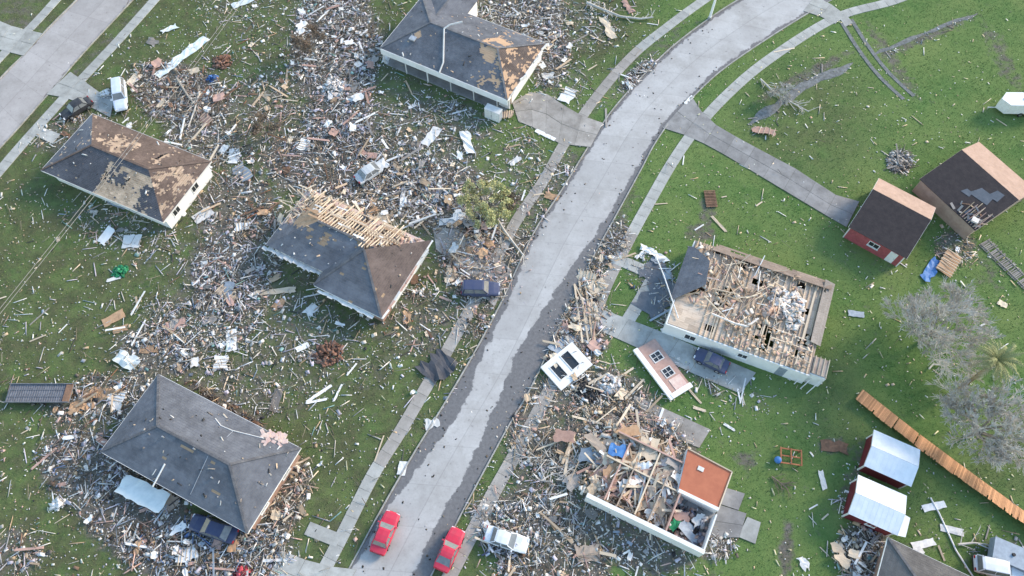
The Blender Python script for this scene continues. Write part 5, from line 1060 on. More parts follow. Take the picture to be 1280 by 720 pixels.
# ------------------------------------------------------------------ distinct pieces of wreckage
NOTE = 0
def piece(name, label, cat, p0, p1, width, mt, crumple=.03, rag=.08, z=.0, n=7, tilt=0.0, group=None, t=.03):
    global NOTE; NOTE += 1
    a, b = W(*p0), W(*p1); d = b - a; c = (a + b) / 2
    o = put(name, sheet_mesh(name, d.length, width, mt, crumple, rag, n, 4, t, NOTE), (c.x, c.y, z), (tilt, 0, math.atan2(d.y, d.x))); return tag(o, label, cat, group)
piece('metal_sheet', 'long crumpled white metal sheet lying on grass beside the brown rubble pile', 'sheet', (197, 96), (258, 48), 1.5, 'sheet_metal', .10, .12, n=16)
piece('metal_sheet', 'torn white sheet on the lawn beyond the long crumpled one', 'sheet', (290, 9), (318, -2), 1.2, 'sheet_metal', .08)
piece('metal_sheet', 'small ragged white sheet alone on the side street lawn', 'sheet', (203, 40), (221, 33), 1.0, 'sheet_metal', .07, .2)
piece('loose_board', 'cream board leaning by the pale SUV', 'panel', (161, 106), (175, 92), 1.2, 'pale_lumber', .03)
piece('loose_board', 'white rectangular panel on dark rubble near the torn brown roof', 'panel', (291, 205), (294, 185), 1.3, 'white_paint', .02)
piece('loose_board', 'white rectangular panel lying off the end wall of the torn brown roofed house', 'panel', (243, 276), (265, 262), 1.5, 'white_paint', .02, .04)
piece('loose_board', 'white square panel in rubble below the torn brown roof eave', 'panel', (154, 302), (176, 301), 1.9, 'white_paint', .03, .06)
piece('metal_sheet', 'bent pale strip hanging by the torn brown roof eave', 'sheet', (137, 251), (158, 260), .8, 'bluegrey_board', .12)
piece('loose_board', 'white board next to the green plastic heap', 'panel', (134, 351), (152, 346), .45, 'white_paint', .02)
piece('metal_sheet', 'folded white sheet on the lawn edge near the slate roofed house corner', 'sheet', (146, 443), (171, 457), 1.5, 'sheet_metal', .14, .15)
piece('plywood_sheet', 'tan brown plywood sheet lying flat on open grass', 'panel', (129, 405), (155, 391), 1.2, 'plywood', .02, .05)
piece('plywood_sheet', 'narrow split plywood strip touching the flat plywood sheet', 'panel', (142, 414), (160, 409), .8, 'plywood', .03)
piece('plywood_sheet', 'pinkish brown panel in mixed rubble', 'panel', (206, 412), (233, 402), 1.2, 'pink_board', .04)
piece('plywood_sheet', 'tan panel beside the purple scraps', 'panel', (176, 437), (198, 436), 1.0, 'plywood', .05)
piece('loose_board', 'long white rectangular panel at the edge of lavender rubble', 'panel', (289, 439), (290, 412), 1.2, 'white_paint', .02, .04)
for k_, (p, q, w_) in enumerate([((93, 512), (112, 490), 1.1), ((108, 496), (126, 490), 1.3), ((122, 500), (142, 487), 1.2), ((140, 497), (157, 492), .9), ((104, 510), (118, 505), .8)]):
    piece('plywood_scrap', 'torn orange brown plywood scrap at the end of the dark trailer', 'panel', p, q, w_, 'plywood', .10, .25, group='plywood scraps by the dark trailer')
piece('loose_board', 'white bent board forming one arm of a V near lawn', 'board', (383, 503), (414, 482), .35, 'white_paint', .03)
piece('loose_board', 'white board forming the lower arm of the V', 'board', (383, 504), (409, 499), .30, 'white_paint', .03)
piece('loose_board', 'crooked white trim strip beside the V of boards', 'board', (417, 502), (428, 480), .25, 'white_paint', .06)
piece('loose_board', 'long pale board at the foot of the bare rafter house', 'board', (318, 367), (370, 362), .7, 'pale_lumber', .06)
piece('loose_board', 'short white board near the orange brown heap', 'panel', (370, 438), (386, 430), .7, 'white_paint', .02)
piece('loose_board', 'grey weathered plank flat on brown grass behind the slate roof', 'board', (342, 515), (349, 486), 1.0, 'grey_lumber', .02)
piece('loose_board', 'white panel on the verge ahead of the red saloon', 'panel', (501, 594), (505, 577), .95, 'white_paint', .02, .04)
piece('loose_board', 'cream ragged scrap at the kerb by the black roof sheet', 'panel', (533, 531), (547, 527), 1.0, 'white_paint', .06, .2)
for p, q, w_ in [((801, 309), (816, 316), .8), ((814, 315), (833, 328), .9), ((796, 322), (806, 315), .4), ((806, 327), (800, 320), .3)]:
    piece('broken_gutter', 'broken white gutter piece by the roofless house corner', 'gutter', p, q, w_, 'white_paint', .12, .2, group='broken gutter pieces')
piece('loose_board', 'pale plank alone on green lawn behind the roofless house', 'board', (889, 270), (908, 290), .35, 'pale_lumber', .02)
piece('loose_board', 'pale blue panel alone on grass off the roofless house end', 'panel', (1060, 391), (1080, 394), .8, 'bluegrey_board', .02, .04)
piece('plywood_sheet', 'small tan offcut on grass beside the large bare tree', 'panel', (1247, 377), (1258, 383), .8, 'pale_lumber', .05)
piece('loose_board', 'narrow white strip on grass beside the maroon sheds', 'board', (1025, 588), (1031, 612), .55, 'white_paint', .02)
piece('loose_board', 'white board nearest the leaning fence, crossed by a pole', 'board', (1153, 636), (1181, 630), .75, 'white_paint', .02, .05)
piece('loose_board', 'white board between the crossed board and the trailer', 'board', (1175, 659), (1204, 666), .75, 'white_paint', .02, .05)
piece('loose_board', 'white board by the grey brown hip roof eave', 'board', (1140, 683), (1168, 677), .75, 'white_paint', .02, .05)
piece('loose_board', 'short white board touching the grey brown hip roof', 'board', (1146, 684), (1153, 693), .7, 'white_paint', .03)
mb = MB(); mb.path([W(*p, .07) for p in ((1163, 622), (1174, 642), (1186, 668), (1195, 688), (1217, 722))], .09, 6); tag(mb.build('fallen_pole', 'white_paint'), 'long thin white pole lying across the white boards', 'pole')
piece('loose_board', 'white ragged panel on grass at the end of the muddy track', 'panel', (999, 696), (1009, 710), .7, 'white_paint', .05, .25)
piece('plywood_sheet', 'muddy brown mat on grass behind the maroon sheds', 'panel', (1025, 555), (1060, 561), 1.2, 'brown_board', .04, .15)
piece('plywood_sheet', 'tan torn panel with white tip beside the curved pale limb', 'panel', (753, 22), (768, 48), 1.3, 'pale_lumber', .12, .25)
piece('plywood_sheet', 'reddish brown scrap under the street tree limb', 'panel', (780, 2), (790, 16), 1.0, 'pink_board', .10, .2)
piece('loose_board', 'white plank lying on the driveway of the white fascia house', 'board', (670, 163), (694, 175), .6, 'white_paint', .02, .05)
piece('loose_board', 'white scrap beside the yellow green tree top', 'panel', (638, 206), (650, 196), .9, 'white_paint', .05, .15)
piece('plywood_sheet', 'tan panel on the verge between pavement and road', 'panel', (682, 243), (698, 249), 1.0, 'plywood', .05, .15)
piece('loose_board', 'white plank on the kerb opposite the grey driveway', 'board', (856, 130), (866, 120), .5, 'white_paint', .02, .05)
piece('loose_board', 'white panel in rubble before the porch of the white fascia house', 'panel', (531, 181), (548, 160), 1.3, 'white_paint', .06, .12)
piece('loose_board', 'curled white panel before the porch of the white fascia house', 'panel', (580, 164), (588, 192), 1.2, 'white_paint', .14, .15)
piece('loose_board', 'wide white slab by the grey concrete patch', 'panel', (549, 278), (574, 277), 1.0, 'white_paint', .03, .05)
piece('loose_board', 'white board stuck upright in the brush tangle', 'board', (502, 255), (505, 235), .6, 'white_paint', .03)
piece('loose_board', 'thin white board pointing up the brush tangle', 'board', (545, 252), (551, 222), .4, 'white_paint', .03)
piece('dark_chunk', 'torn black roof sheet lying across the pavement', 'roof sheet', (532, 472), (562, 446), 3.0, 'dark_sheet', .20, .16, n=9)
piece('dark_chunk', 'dark blue grey sheet on the ground off the roofless house corner', 'roof sheet', (806, 392), (838, 350), 3.2, 'bluegrey_dark', .06, .2, n=9)  # dark blue-grey sheet over the ground at the house corner
piece('dark_chunk', 'smaller dark sheet flat by the walkway', 'roof sheet', (806, 350), (826, 326), 2.2, 'bluegrey_dark', .05, .2)
piece('fallen_awning', 'pale mint awning panel leaning on the slate roof eave', 'panel', (156, 606), (211, 632), 2.1, 'sheet_metal', .06, .06, z=.9, n=12)
for k_ in range(3): p = W(*[(162, 610), (184, 622), (206, 634)][k_]); tag(MB().tube((p.x, p.y, -.05), (p.x, p.y, 1.0), .06, .06, 6).build('prop_post', 'white_paint'), 'short white post under the pale mint awning panel', 'post', 'awning posts')
piece('tarp', 'blue tarp crumpled beside broken roof decking behind the bare tree', 'tarp', (1155, 350), (1172, 325), 1.1, 'tarp_blue', .12, .2)
dk = thing('roof_decking', 'broken tan roof decking beside the blue tarp', 'roof deck', (*W(1185, 330)[:2], 0), .9)
MB().box((0, 0, .25), (3.6, 2.0, .05), Matrix.Rotation(.12, 3, 'X')).build('sheathing', 'plywood', dk)
for i in range(8): MB().bar((-1.6 + i * .45, -1.1, .36), (-1.6 + i * .45 + rng.uniform(-.2, .2), 1.1, .40), .08, .06).build('batten', 'pale_lumber', dk)
# fallen wall pieces by the road
def fallen_wall(label, ctr, ang, L_, Wd, mt, wins, tilt, trim='white_paint', T=.28, z=.35):
    b = W(*ctr); root = thing('fallen_wall', label, 'wall section', (b.x, b.y, z), ang); root.rotation_euler[0] = tilt
    # the sheet is cut round its windows
    xs = sorted({-L_ / 2, L_ / 2, *[v for (x, y, a, c) in wins for v in (x - a / 2, x + a / 2)]})
    mb = MB()
    for x0, x1 in zip(xs, xs[1:]):
        xm = (x0 + x1) / 2; ws = [(y - c / 2, y + c / 2) for (x, y, a, c) in wins if x - a / 2 < xm < x + a / 2]; y0 = -Wd / 2
        for lo_, hi_ in sorted(ws): mb.box((xm, (y0 + lo_) / 2, 0), (x1 - x0, lo_ - y0, T)); y0 = hi_
        mb.box((xm, (y0 + Wd / 2) / 2, 0), (x1 - x0, Wd / 2 - y0, T))
    mb.build('wall', mt, root)
    for (x, y, a, c) in wins:
        mb = MB()
        for dx, dy, sx, sy in ((-a / 2, 0, .12, c + .12), (a / 2, 0, .12, c + .12), (0, c / 2, a - .12, .12), (0, -c / 2, a - .12, .12), *(((0, 0, .06, c - .1), (0, 0, a - .1, .06)) if mt != 'white_wall' else ())): mb.box((x + dx, y + dy, T / 2 + .02 if abs(dx) + abs(dy) > 0 else T / 2 - .03), (sx, sy, .08))
        f_ = mb.build('window', trim, root); MB().box((x, y, T / 2 - .10), (a - .02, c - .02, .02)).build('pane', 'glass', f_)
    return root
fallen_wall('white wall section with two dark windows lying at the road edge', (708, 459), R(40), 4.9, 3.6, 'white_wall', [(-1.15, .1, 1.1, 2.0), (.75, .25, 1.2, 2.2)], .06)
fw2 = fallen_wall('pinkish brown wall section with white frame and two windows on the lawn', (829, 461), R(-58), 7.0, 2.7, 'pink_board', [(-1.5, .1, 1.1, 1.3), (.7, .05, 1.1, 1.2)], -.08, T=.2)
MB().box((0, -1.5, -.02), (7.2, .6, .3)).build('edge_board', 'white_paint', fw2); MB().box((3.3, 0, .02), (.6, 2.9, .32)).build('edge_board', 'white_paint', fw2); MB().box((2.3, .25, .13), (1.5, 1.6, .06)).build('insulation_scrap', 'pink_insulation', fw2)
# small oddments
HC = {'green_plastic': (.03, .26, .12), 'orange_wood': (.25, .135, .095), 'white_paint': (.76, .76, .74), 'tarp_blue': (.06, .16, .42), 'rubble': (.30, .29, .28), 'insulation': (.72, .68, .66), 'near_black': (.05, .05, .055), 'red_paint': (.42, .06, .08)}
def heap(label, ctr, rx, ry, h, mt, seed, cat='heap', name='debris_heap'):
    b = W(*ctr); base = HC[mt]; o = scrap_pile(name, None, (0, 0, 0), rx, ry, h, [base, tuple(min(.85, v * 1.3 + .02) for v in base), tuple(v * .6 for v in base)], int(40 + 30 * rx * ry), (.08, .36), None, seed, flat=True); del o['kind']; o.location = (b.x, b.y, 0); return tag(o, label, cat)
heap('bright green plastic heap on the lawn', (151, 339), .8, .75, .5, 'green_plastic', 31)
heap('orange brown heap of broken brick near the lawn', (411, 442), 1.7, 1.5, .5, 'orange_wood', 33); heap('white round tank lying beside the pale SUV', (133, 118), .75, .8, .6, 'white_paint', 35, 'tank', 'water_tank')
heap('blue bundle at the edge of the red brown rubble', (265, 99), .7, .6, .5, 'tarp_blue', 37, 'bundle', 'cloth_bundle'); heap('grey gravel heap on the lawn near the red shed', (1122, 202), 1.6, 1.6, .3, 'rubble', 39); heap('white torn insulation heap at the rubble edge by the road', (760, 480), 1.4, 1.1, .7, 'insulation', 41)
heap('dark soil mound near the fallen wall section', (735, 487), 1.6, 1.3, .5, 'near_black', 43); heap('rusty brown heap beside the white metal sheet', (278, 77), 1.4, 1.3, .5, 'orange_wood', 45); heap('lavender white rag heap in the rubble trail', (418, 110), 1.8, 2.0, .6, 'insulation', 47)
heap('red clothing heap in rubble off the slate roofed house', (303, 716), .8, .7, .5, 'red_paint', 49, 'clothes', 'clothes_heap'); heap('white appliance shaped lump at the edge of the cool grey rubble', (73, 630), .6, .55, .6, 'white_paint', 51, 'appliance', 'dented_appliance')
bx_ = thing('white_cabinet', 'white cabinet standing in front of the porch of the white fascia house', 'cabinet', (*W(617, 147)[:2], 0), F2.a); MB().box((0, 0, .9), (2.3, 1.0, 1.8)).build('case', 'bluegrey_board', bx_); MB().box((0, 0, 1.82), (2.36, 1.06, .05)).build('top', 'white_paint', bx_)
for s_ in (-.57, .57): d_ = MB().box((s_, -.515, .9), (1.1, .03, 1.7)).build('cabinet_door', 'white_paint', bx_); MB().box((s_ * .1, -.545, .95), (.04, .03, .2)).build('handle', 'galv', d_)
ch = thing('wooden_frame', 'small orange wooden bench frame beside a blue ball on grass', 'bench frame', (*W(987, 572)[:2], 0), -.15)
for y in (-.8, 0, .8): MB().box((0, y, .45), (2.3, .14, .1)).build('slat', 'orange_wood', ch)
for x in (-1.1, 0, 1.1): MB().box((x, 0, .54), (.14, 1.8, .08)).build('slat', 'orange_wood', ch)
for x in (-1, 1):
    for y in (-.75, .75): MB().box((x, y, .18), (.12, .12, .44)).build('leg', 'orange_wood', ch)
b = W(971, 576); mb = MB(); rings = []
for i in range(9): t = math.pi * i / 8; rings.append([(.4 * math.sin(t + .001) * math.cos(6.2832 * j / 12), .4 * math.sin(t + .001) * math.sin(6.2832 * j / 12), .4 - .4 * math.cos(t)) for j in range(12)])
mb.loft(rings); o = mb.build('blue_ball', 'bluegrey_board', smooth=True); o.location = (b.x, b.y, 0); o.data.materials.clear(); o.data.materials.append(M['tarp_blue']); tag(o, 'blue ball next to the orange wooden frame', 'ball')
pa = thing('pallet', 'dark brown wooden pallet lying on the lawn behind the roofless house', 'pallet', (*W(888, 249)[:2], 0), 0.02)
for x in (-.6, 0, .6): MB().box((x, 0, .08), (.16, 2.6, .14)).build('bearer', 'brown_board', pa)
for i in range(11): MB().box((0, -1.2 + i * .24, .17), (1.5, .16, .03)).build('slat', 'brown_board', pa)
def limb(label, pts, r, cat='branch', mt='bark', seed=1, tw=10):
    rs = random.Random(seed); b = W(*pts[0]); mb = MB(); P = [Vector(W(*p)) - b + Vector((0, 0, r + rs.uniform(0, .2))) for p in pts]; n = len(P)
    for i in range(n - 1): mb.tube(P[i], P[i + 1], r * (1 - .6 * i / n), r * (1 - .6 * (i + 1) / n), 6)
    for _ in range(tw):
        i = rs.randrange(n - 1); p = P[i].lerp(P[i + 1], rs.random()); d = (P[i + 1] - P[i]).normalized(); a = rs.choice([-1, 1]) * rs.uniform(.4, 1.1); d = Matrix.Rotation(a, 3, 'Z') @ d; L_ = rs.uniform(.6, 1.9); q = p + d * L_ + Vector((0, 0, rs.uniform(0, .3))); mb.tube(p, q, r * .4, r * .15, 4)
        for _ in range(3): d2 = Matrix.Rotation(rs.uniform(-.9, .9), 3, 'Z') @ d; s = p.lerp(q, rs.uniform(.4, 1)); mb.tube(s, s + d2 * rs.uniform(.3, .8), r * .2, r * .08, 3)
    o = mb.build('fallen_branch', mt); o.location = (b.x, b.y, 0); return tag(o, label, cat)
limb('long curved pale limb on the lawn of the white fascia house', [(733, 6), (752, 14), (775, 22), (800, 25), (816, 24)], .22, mt='twig', seed=2, tw=8); limb('bare limb reaching to a white scrap by the ditch line', [(950, 100), (968, 118), (990, 130), (1010, 141)], .14, mt='twig', seed=3, tw=16)
limb('brown twiggy branch on grass beside the muddy track', [(964, 596), (975, 604), (984, 612)], .09, mt='brown_twig', seed=4, tw=14); limb('curving pale limb below the large bare tree', [(1160, 462), (1165, 456), (1175, 457), (1188, 467), (1200, 471)], .10, mt='twig', seed=5, tw=2)
limb('arching pale limb over the grey trailer', [(1196, 681), (1215, 679), (1232, 681), (1246, 690)], .13, mt='twig', seed=6, tw=4); limb('snapped brown trunk across brown pile near the side street', [(222, 100), (236, 122), (244, 132)], .22, mt='bark', seed=7, tw=10); limb('pale snapped limb in brown pile near the side street', [(250, 116), (245, 138), (236, 160)], .16, mt='twig', seed=8, tw=10)
limb('pinkish fallen limb crossing the verge by the road', [(622, 276), (632, 292), (646, 310), (655, 322)], .20, mt='twig', seed=9, tw=6)
for i_ in range(9):
    px0, py0 = rng.uniform(655, 720), rng.uniform(545, 640); a_ = rng.uniform(0, 6.28); limb('pale snapped limb fanned out beside the collapsed house', [(px0, py0), (px0 + 16 * math.cos(a_), py0 + 16 * math.sin(a_)), (px0 + 34 * math.cos(a_ + .2), py0 + 34 * math.sin(a_ + .2))], .09, mt='twig', seed=40 + i_, tw=9)['group'] = 'snapped limbs beside the collapsed house'
for i, pts in enumerate([[(718, 356), (722, 392), (728, 430)], [(731, 350), (735, 395), (741, 432)], [(724, 352), (728, 400), (735, 428)], [(738, 360), (740, 405), (744, 436)]]):
    a, b = W(*pts[0]), W(*pts[-1]); tag(MB().bar((a.x, a.y, .12), (b.x, b.y, .35), .22, .08).build('long_timber', 'lumber' if i % 2 else 'pale_lumber'), 'long pale timber lying along the pavement by the driveway', 'timber', 'long timbers by the driveway')
for i, (p, q, w_, m_) in enumerate([((858 - 3, 482 - 2), (876, 504), .25, 'pale_lumber'), ((922, 486), (925, 502), .18, 'white_paint'), ((932, 473), (925, 505), .18, 'white_paint'), ((866, 509), (882, 514), .35, 'pale_lumber'), ((905, 530), (918, 538), .3, 'white_paint')]):
    piece('pale_board', 'pale board lying on grass between the dark car and the concrete slab', 'board', p, q, w_, m_, .03, group='pale boards on the grass by the slab')
# ------------------------------------------------------------------ loose wreckage
PC = {'white': (.70, .70, .68), 'off': (.56, .53, .48), 'grey': (.32, .32, .33), 'bgrey': (.26, .30, .36), 'lav': (.46, .43, .49), 'tan': (.46, .34, .22), 'pale': (.58, .48, .36), 'pink': (.50, .34, .29), 'brown': (.16, .105, .075), 'dark': (.04, .04, .045), 'teal': (.22, .36, .34), 'mud': (.14, .12, .10), 'rust': (.30, .12, .07), 'blue': (.10, .17, .34)}
PAL = {'mix': dict(white=32, off=24, grey=14, lav=14, tan=7, pale=8, pink=6, brown=4, dark=3, mud=7, teal=3, bgrey=5), 'lav': dict(white=32, lav=24, off=16, grey=14, pink=7, brown=6, dark=5, mud=8, teal=3),
       'brown': dict(brown=9, mud=12, tan=11, pink=11, off=20, dark=4, white=22, grey=12, lav=8, rust=2), 'wood': dict(tan=18, pale=28, pink=16, off=18, white=20, brown=4, dark=3, grey=6), 'pinkmix': dict(pink=22, tan=14, pale=16, off=16, white=20, brown=5, grey=8, dark=4, lav=6),
       'cool': dict(white=28, bgrey=16, grey=14, lav=14, off=12, pink=9, brown=9, dark=9, mud=8, blue=3, tan=7, rust=1), 'dark': dict(dark=30, brown=25, mud=25, tan=8, grey=6), 'grey': dict(grey=30, off=20, bgrey=15, mud=20, white=8), 'pale': dict(pale=30, white=22, tan=22, off=20)}
NOGO = [ROADPOLY, STREETPOLY]
ROOFS = [[(60, 208), (203, 272), (255, 200), (113, 148)], [(484, 62), (632, 128), (676, 56), (530, 0)], [(345, 295), (470, 395), (532, 305), (465, 300), (400, 275)], [(135, 560), (304, 655), (370, 560), (197, 476)], [(850, 405), (1018, 470), (1026, 356), (866, 305)], [(1060, 290), (1122, 326), (1165, 266), (1100, 230)], [(1146, 230), (1225, 285), (1285, 240), (1229, 180)], [(1082, 580), (1136, 604), (1148, 565), (1094, 542)], [(1062, 640), (1118, 664), (1132, 624), (1076, 598)], [(1110, 676), (1215, 725), (1100, 730)], [(850, 612), (897, 634), (914, 591), (862, 564)]]
def vn(x, y, s):
    i, j = np.floor(x), np.floor(y); fx, fy = x - i, y - j; fx = fx * fx * (3 - 2 * fx); fy = fy * fy * (3 - 2 * fy); h = lambda a, b: np.mod(np.sin(a * 127.1 + b * 311.7 + s * 74.7) * 43758.5453, 1.0)
    return (h(i, j) * (1 - fx) + h(i + 1, j) * fx) * (1 - fy) + (h(i, j + 1) * (1 - fx) + h(i + 1, j + 1) * fx) * fy
def sample(n, power=1.0, roads=.06, floor=.25):
    xs, ys, zs = [], [], []; got = 0
    while got < n:
        k = 60000; x = nr.uniform(-80, 80, k); y = nr.uniform(-2, 100, k); px, py = PXY(x, y); ok = (px > -25) & (px < 1305) & (py > -25) & (py < 745); x, y, px, py = x[ok], y[ok], px[ok], py[ok]
        D = dens(px, py); d = np.clip(D.max(0), 0, 1.2) ** power
        clump = .55 * vn(x * .22, y * .22, 1) + .30 * vn(x * .6, y * .6, 2) + .15 * vn(x * 1.6, y * 1.6, 3); d = d * np.clip((clump - .42 + (d - .6) * .38) / .22, floor, 1.1)
        r_ = inpoly(px, py, ROADPOLY) | inpoly(px, py, STREETPOLY); d = np.where(r_, d * roads + .0, d)
        for q in ROOFS: d = np.where(inpoly(px, py, q), 0, d)
        keep = nr.uniform(0, 1.2, len(d)) < d; b = D[:, keep].argmax(0); xs.append(x[keep]); ys.append(y[keep]); zs.append(b); got += keep.sum()
    return np.concatenate(xs)[:n], np.concatenate(ys)[:n], np.concatenate(zs)[:n]
def colours(b):
    out = np.empty((len(b), 3))
    for i in np.unique(b):
        w_ = PAL[BL[i][6]]; ks = list(w_); p = np.array([w_[k] for k in ks], float); p /= p.sum(); c = np.array([PC[k] for k in ks]); s = b == i; out[s] = c[nr.choice(len(ks), s.sum(), p=p)]
    return np.clip(out * nr.uniform(.85, 1.45, len(b))[:, None], .01, .84)
hd = lambda b: np.array([BL[i][5] for i in b])
def stuff(name, label, n, half, lift, tilt, power=1.0, roads=.06, floor=.3):
    x, y, b = sample(n, power, roads, floor); h_ = half(n); w_ = hd(b); z = h_[:, 2] + nr.uniform(0, 1, n) ** 2 * lift * np.clip(w_ - .3, 0, 1) + .0
    me = boxes_mesh(name, np.c_[x, y, z], h_, nr.uniform(0, 6.28, n), nr.normal(0, tilt, n) * np.clip(w_, .15, 1), nr.normal(0, tilt * 1.3, n) * np.clip(w_, .15, 1), colours(b)); o = bpy.data.objects.new(name, me); C.objects.link(o); kind(o, 'stuff', label)
U = lambda a, b, n: nr.uniform(a, b, n)
stuff('debris_crumbs', 'fine crumbs of broken wall, roof and household rubbish over the ground', 46000, lambda n: np.c_[.02 + .11 * U(0, 1, n) ** 1.6, U(.02, .07, n), U(.008, .025, n)], .22, .25, 1.0, roads=.08, floor=.65)
stuff('debris_scraps', 'palm sized scraps of siding, insulation and board in the rubble', 3600, lambda n: np.c_[U(.10, .34, n), U(.08, .22, n), U(.01, .04, n)], .35, .18, 1.6, .02, .45)
stuff('debris_sticks', 'thin splintered sticks and laths strewn through the rubble', 6000, lambda n: np.c_[U(.2, .95, n), U(.025, .06, n), U(.012, .03, n)], .45, .14, 1.2, .02, .55)
# single boards, panels and lumps that can be told apart
ANCH = [(W(*p)[:2], t) for p, t in [((160, 215), 'the torn brown roofed house'), ((580, 70), 'the white fascia house'), ((440, 320), 'the bare rafter house'), ((250, 570), 'the slate roofed house'), ((930, 390), 'the roofless house'), ((810, 610), 'the collapsed house'), ((1100, 610), 'the maroon sheds'), ((1110, 280), 'the red shed'), ((1210, 240), 'the tan walled shed'),
  ((152, 122), 'the pale blue SUV'), ((465, 217), 'the crushed silver car'), ((600, 364), 'the dark blue SUV'), ((890, 455), 'the dark car on the driveway'), ((483, 667), 'the red saloon'), ((565, 690), 'the red coupe'), ((633, 675), 'the torn white car'), ((262, 662), 'the dark blue car'), ((50, 494), 'the dark trailer'), ((228, 72), 'the long white metal sheet'), ((610, 245), 'the yellow green tree'), ((395, 60), 'the brown bare tree'), ((335, 160), 'the small brown bare tree'),
  ((151, 339), 'the green plastic heap'), ((411, 442), 'the orange brown heap'), ((547, 458), 'the black roof sheet'), ((708, 457), 'the white windowed wall section'), ((828, 460), 'the pinkish wall section'), ((700, 160), 'the driveway of the white fascia house'), ((795, 92), 'the roadside scrap pile'), ((730, 390), 'the long timbers'), ((650, 610), 'the pavement behind the red coupe'), ((1175, 400), 'the large bare tree'), ((1235, 525), 'the bare tree by the fence'), ((985, 572), 'the orange wooden frame'), ((1185, 330), 'the blue tarp'), ((350, 500), 'the grey weathered plank'), ((290, 340), 'the lavender rubble'), ((90, 600), 'the cool grey rubble'), ((300, 700), 'the red clothing'), ((690, 30), 'the curved pale limb'), ((230, 120), 'the brown limb pile'), ((850, 530), 'the grey concrete slab'), ((985, 690), 'the muddy track'), ((1040, 100), 'the gravel line'), ((740, 690), 'the white outer wall')]]
def near(x, y): return min(ANCH, key=lambda a: (a[0][0] - x) ** 2 + (a[0][1] - y) ** 2)[1]
PLANK = {}
def plank_mesh(v, mt):
    if (v, mt) not in PLANK:
        rs = random.Random(v * 7 + 1); p = [[sx * .5 + rs.uniform(-.06, .06), sy * .5 * rs.uniform(.75, 1), sz * .5] for sx, sy, sz in BOXC]; PLANK[v, mt] = MB().hexa(p).mesh('board', mt)
    return PLANK[v, mt]
def by_pal(b): return {'mix': ['white_paint', 'white_paint', 'pale_lumber', 'grey_lumber', 'lumber'], 'lav': ['white_paint', 'white_paint', 'grey_lumber', 'pink_board'], 'brown': ['lumber', 'brown_board', 'pale_lumber', 'pink_board'], 'wood': ['lumber', 'pale_lumber', 'pale_lumber'], 'pinkmix': ['pink_board', 'pale_lumber', 'white_paint'], 'cool': ['white_paint', 'bluegrey_board', 'pink_board'], 'grey': ['grey_lumber'], 'dark': ['brown_board'], 'pale': ['pale_lumber', 'white_paint']}[BL[b][6]]
WORD = {'white_paint': 'white painted', 'pale_lumber': 'pale bare', 'grey_lumber': 'grey weathered', 'lumber': 'tan bare', 'brown_board': 'dark brown', 'pink_board': 'pinkish', 'bluegrey_board': 'blue grey', 'plywood': 'tan plywood', 'insulation': 'off-white'}
def lawn_planks(n, L0, L1, W0, W1, power, zlift):
    x, y, b = sample(n, power, .0)
    for i in range(n):
        mt = rng.choice(by_pal(b[i])); L_ = rng.uniform(L0, L1); wd = rng.uniform(W0, W1); yaw = rng.gauss(R(35), .9); h_ = BL[b[i]][5]; pit = rng.gauss(0, .05) * min(1, h_ + .2); z = .03 + abs(math.sin(pit)) * L_ / 2 + (rng.random() * zlift if h_ > .6 else 0)
        o = put('board', plank_mesh(rng.randrange(6), mt), (x[i], y[i], z), (rng.gauss(0, .1), pit, yaw), (L_, wd, .05)); sz = 'short' if L_ < 1.7 else 'long' if L_ > 2.8 else 'mid length'; tag(o, '%s %s board strewn near %s' % (sz, WORD[mt], near(x[i], y[i])), 'board', 'loose boards near %s' % near(x[i], y[i]))
lawn_planks(180, 1.4, 3.6, .14, .34, .9, .5)
lawn_planks(110, .7, 1.8, .12, .24, .35, .2)
SHEETS = {}
def scatter_sheets(n, L0, L1, power, name, mats=None, crumple=.06, zl=.5):
    x, y, b = sample(n, power, .0)
    for i in range(n):
        mt = rng.choice(mats or (by_pal(b[i]) * 2 + ['plywood'])); v = rng.randrange(5); key = (v, mt, name)
        if key not in SHEETS: SHEETS[key] = sheet_mesh(name, 1.0, 1.0, mt, crumple, .16, 4, 4, .03, v + 60)
        L_ = rng.uniform(L0, L1); o = put(name, SHEETS[key], (x[i], y[i], .0 + (rng.random() * zl if BL[b[i]][5] > .7 else 0)), (rng.gauss(0, .12), rng.gauss(0, .12), rng.uniform(0, 6.28)), (L_, L_ * rng.uniform(.35, .8), rng.uniform(.8, 1.6)))
        what = 'torn panel' if name == 'torn_panel' else 'crumpled insulation scrap'
        sz = 'small' if L_ < .5 * (L0 + L1) else 'large'; tag(o, '%s %s %s lying near %s' % (sz, WORD[mt], what, near(x[i], y[i])), 'panel' if name == 'torn_panel' else 'scrap', '%ss near %s' % (what, near(x[i], y[i])))
scatter_sheets(220, .45, 1.7, 1.2, 'torn_panel')
scatter_sheets(110, .35, .95, 1.2, 'insulation_scrap', ['insulation', 'white_paint'], .18)
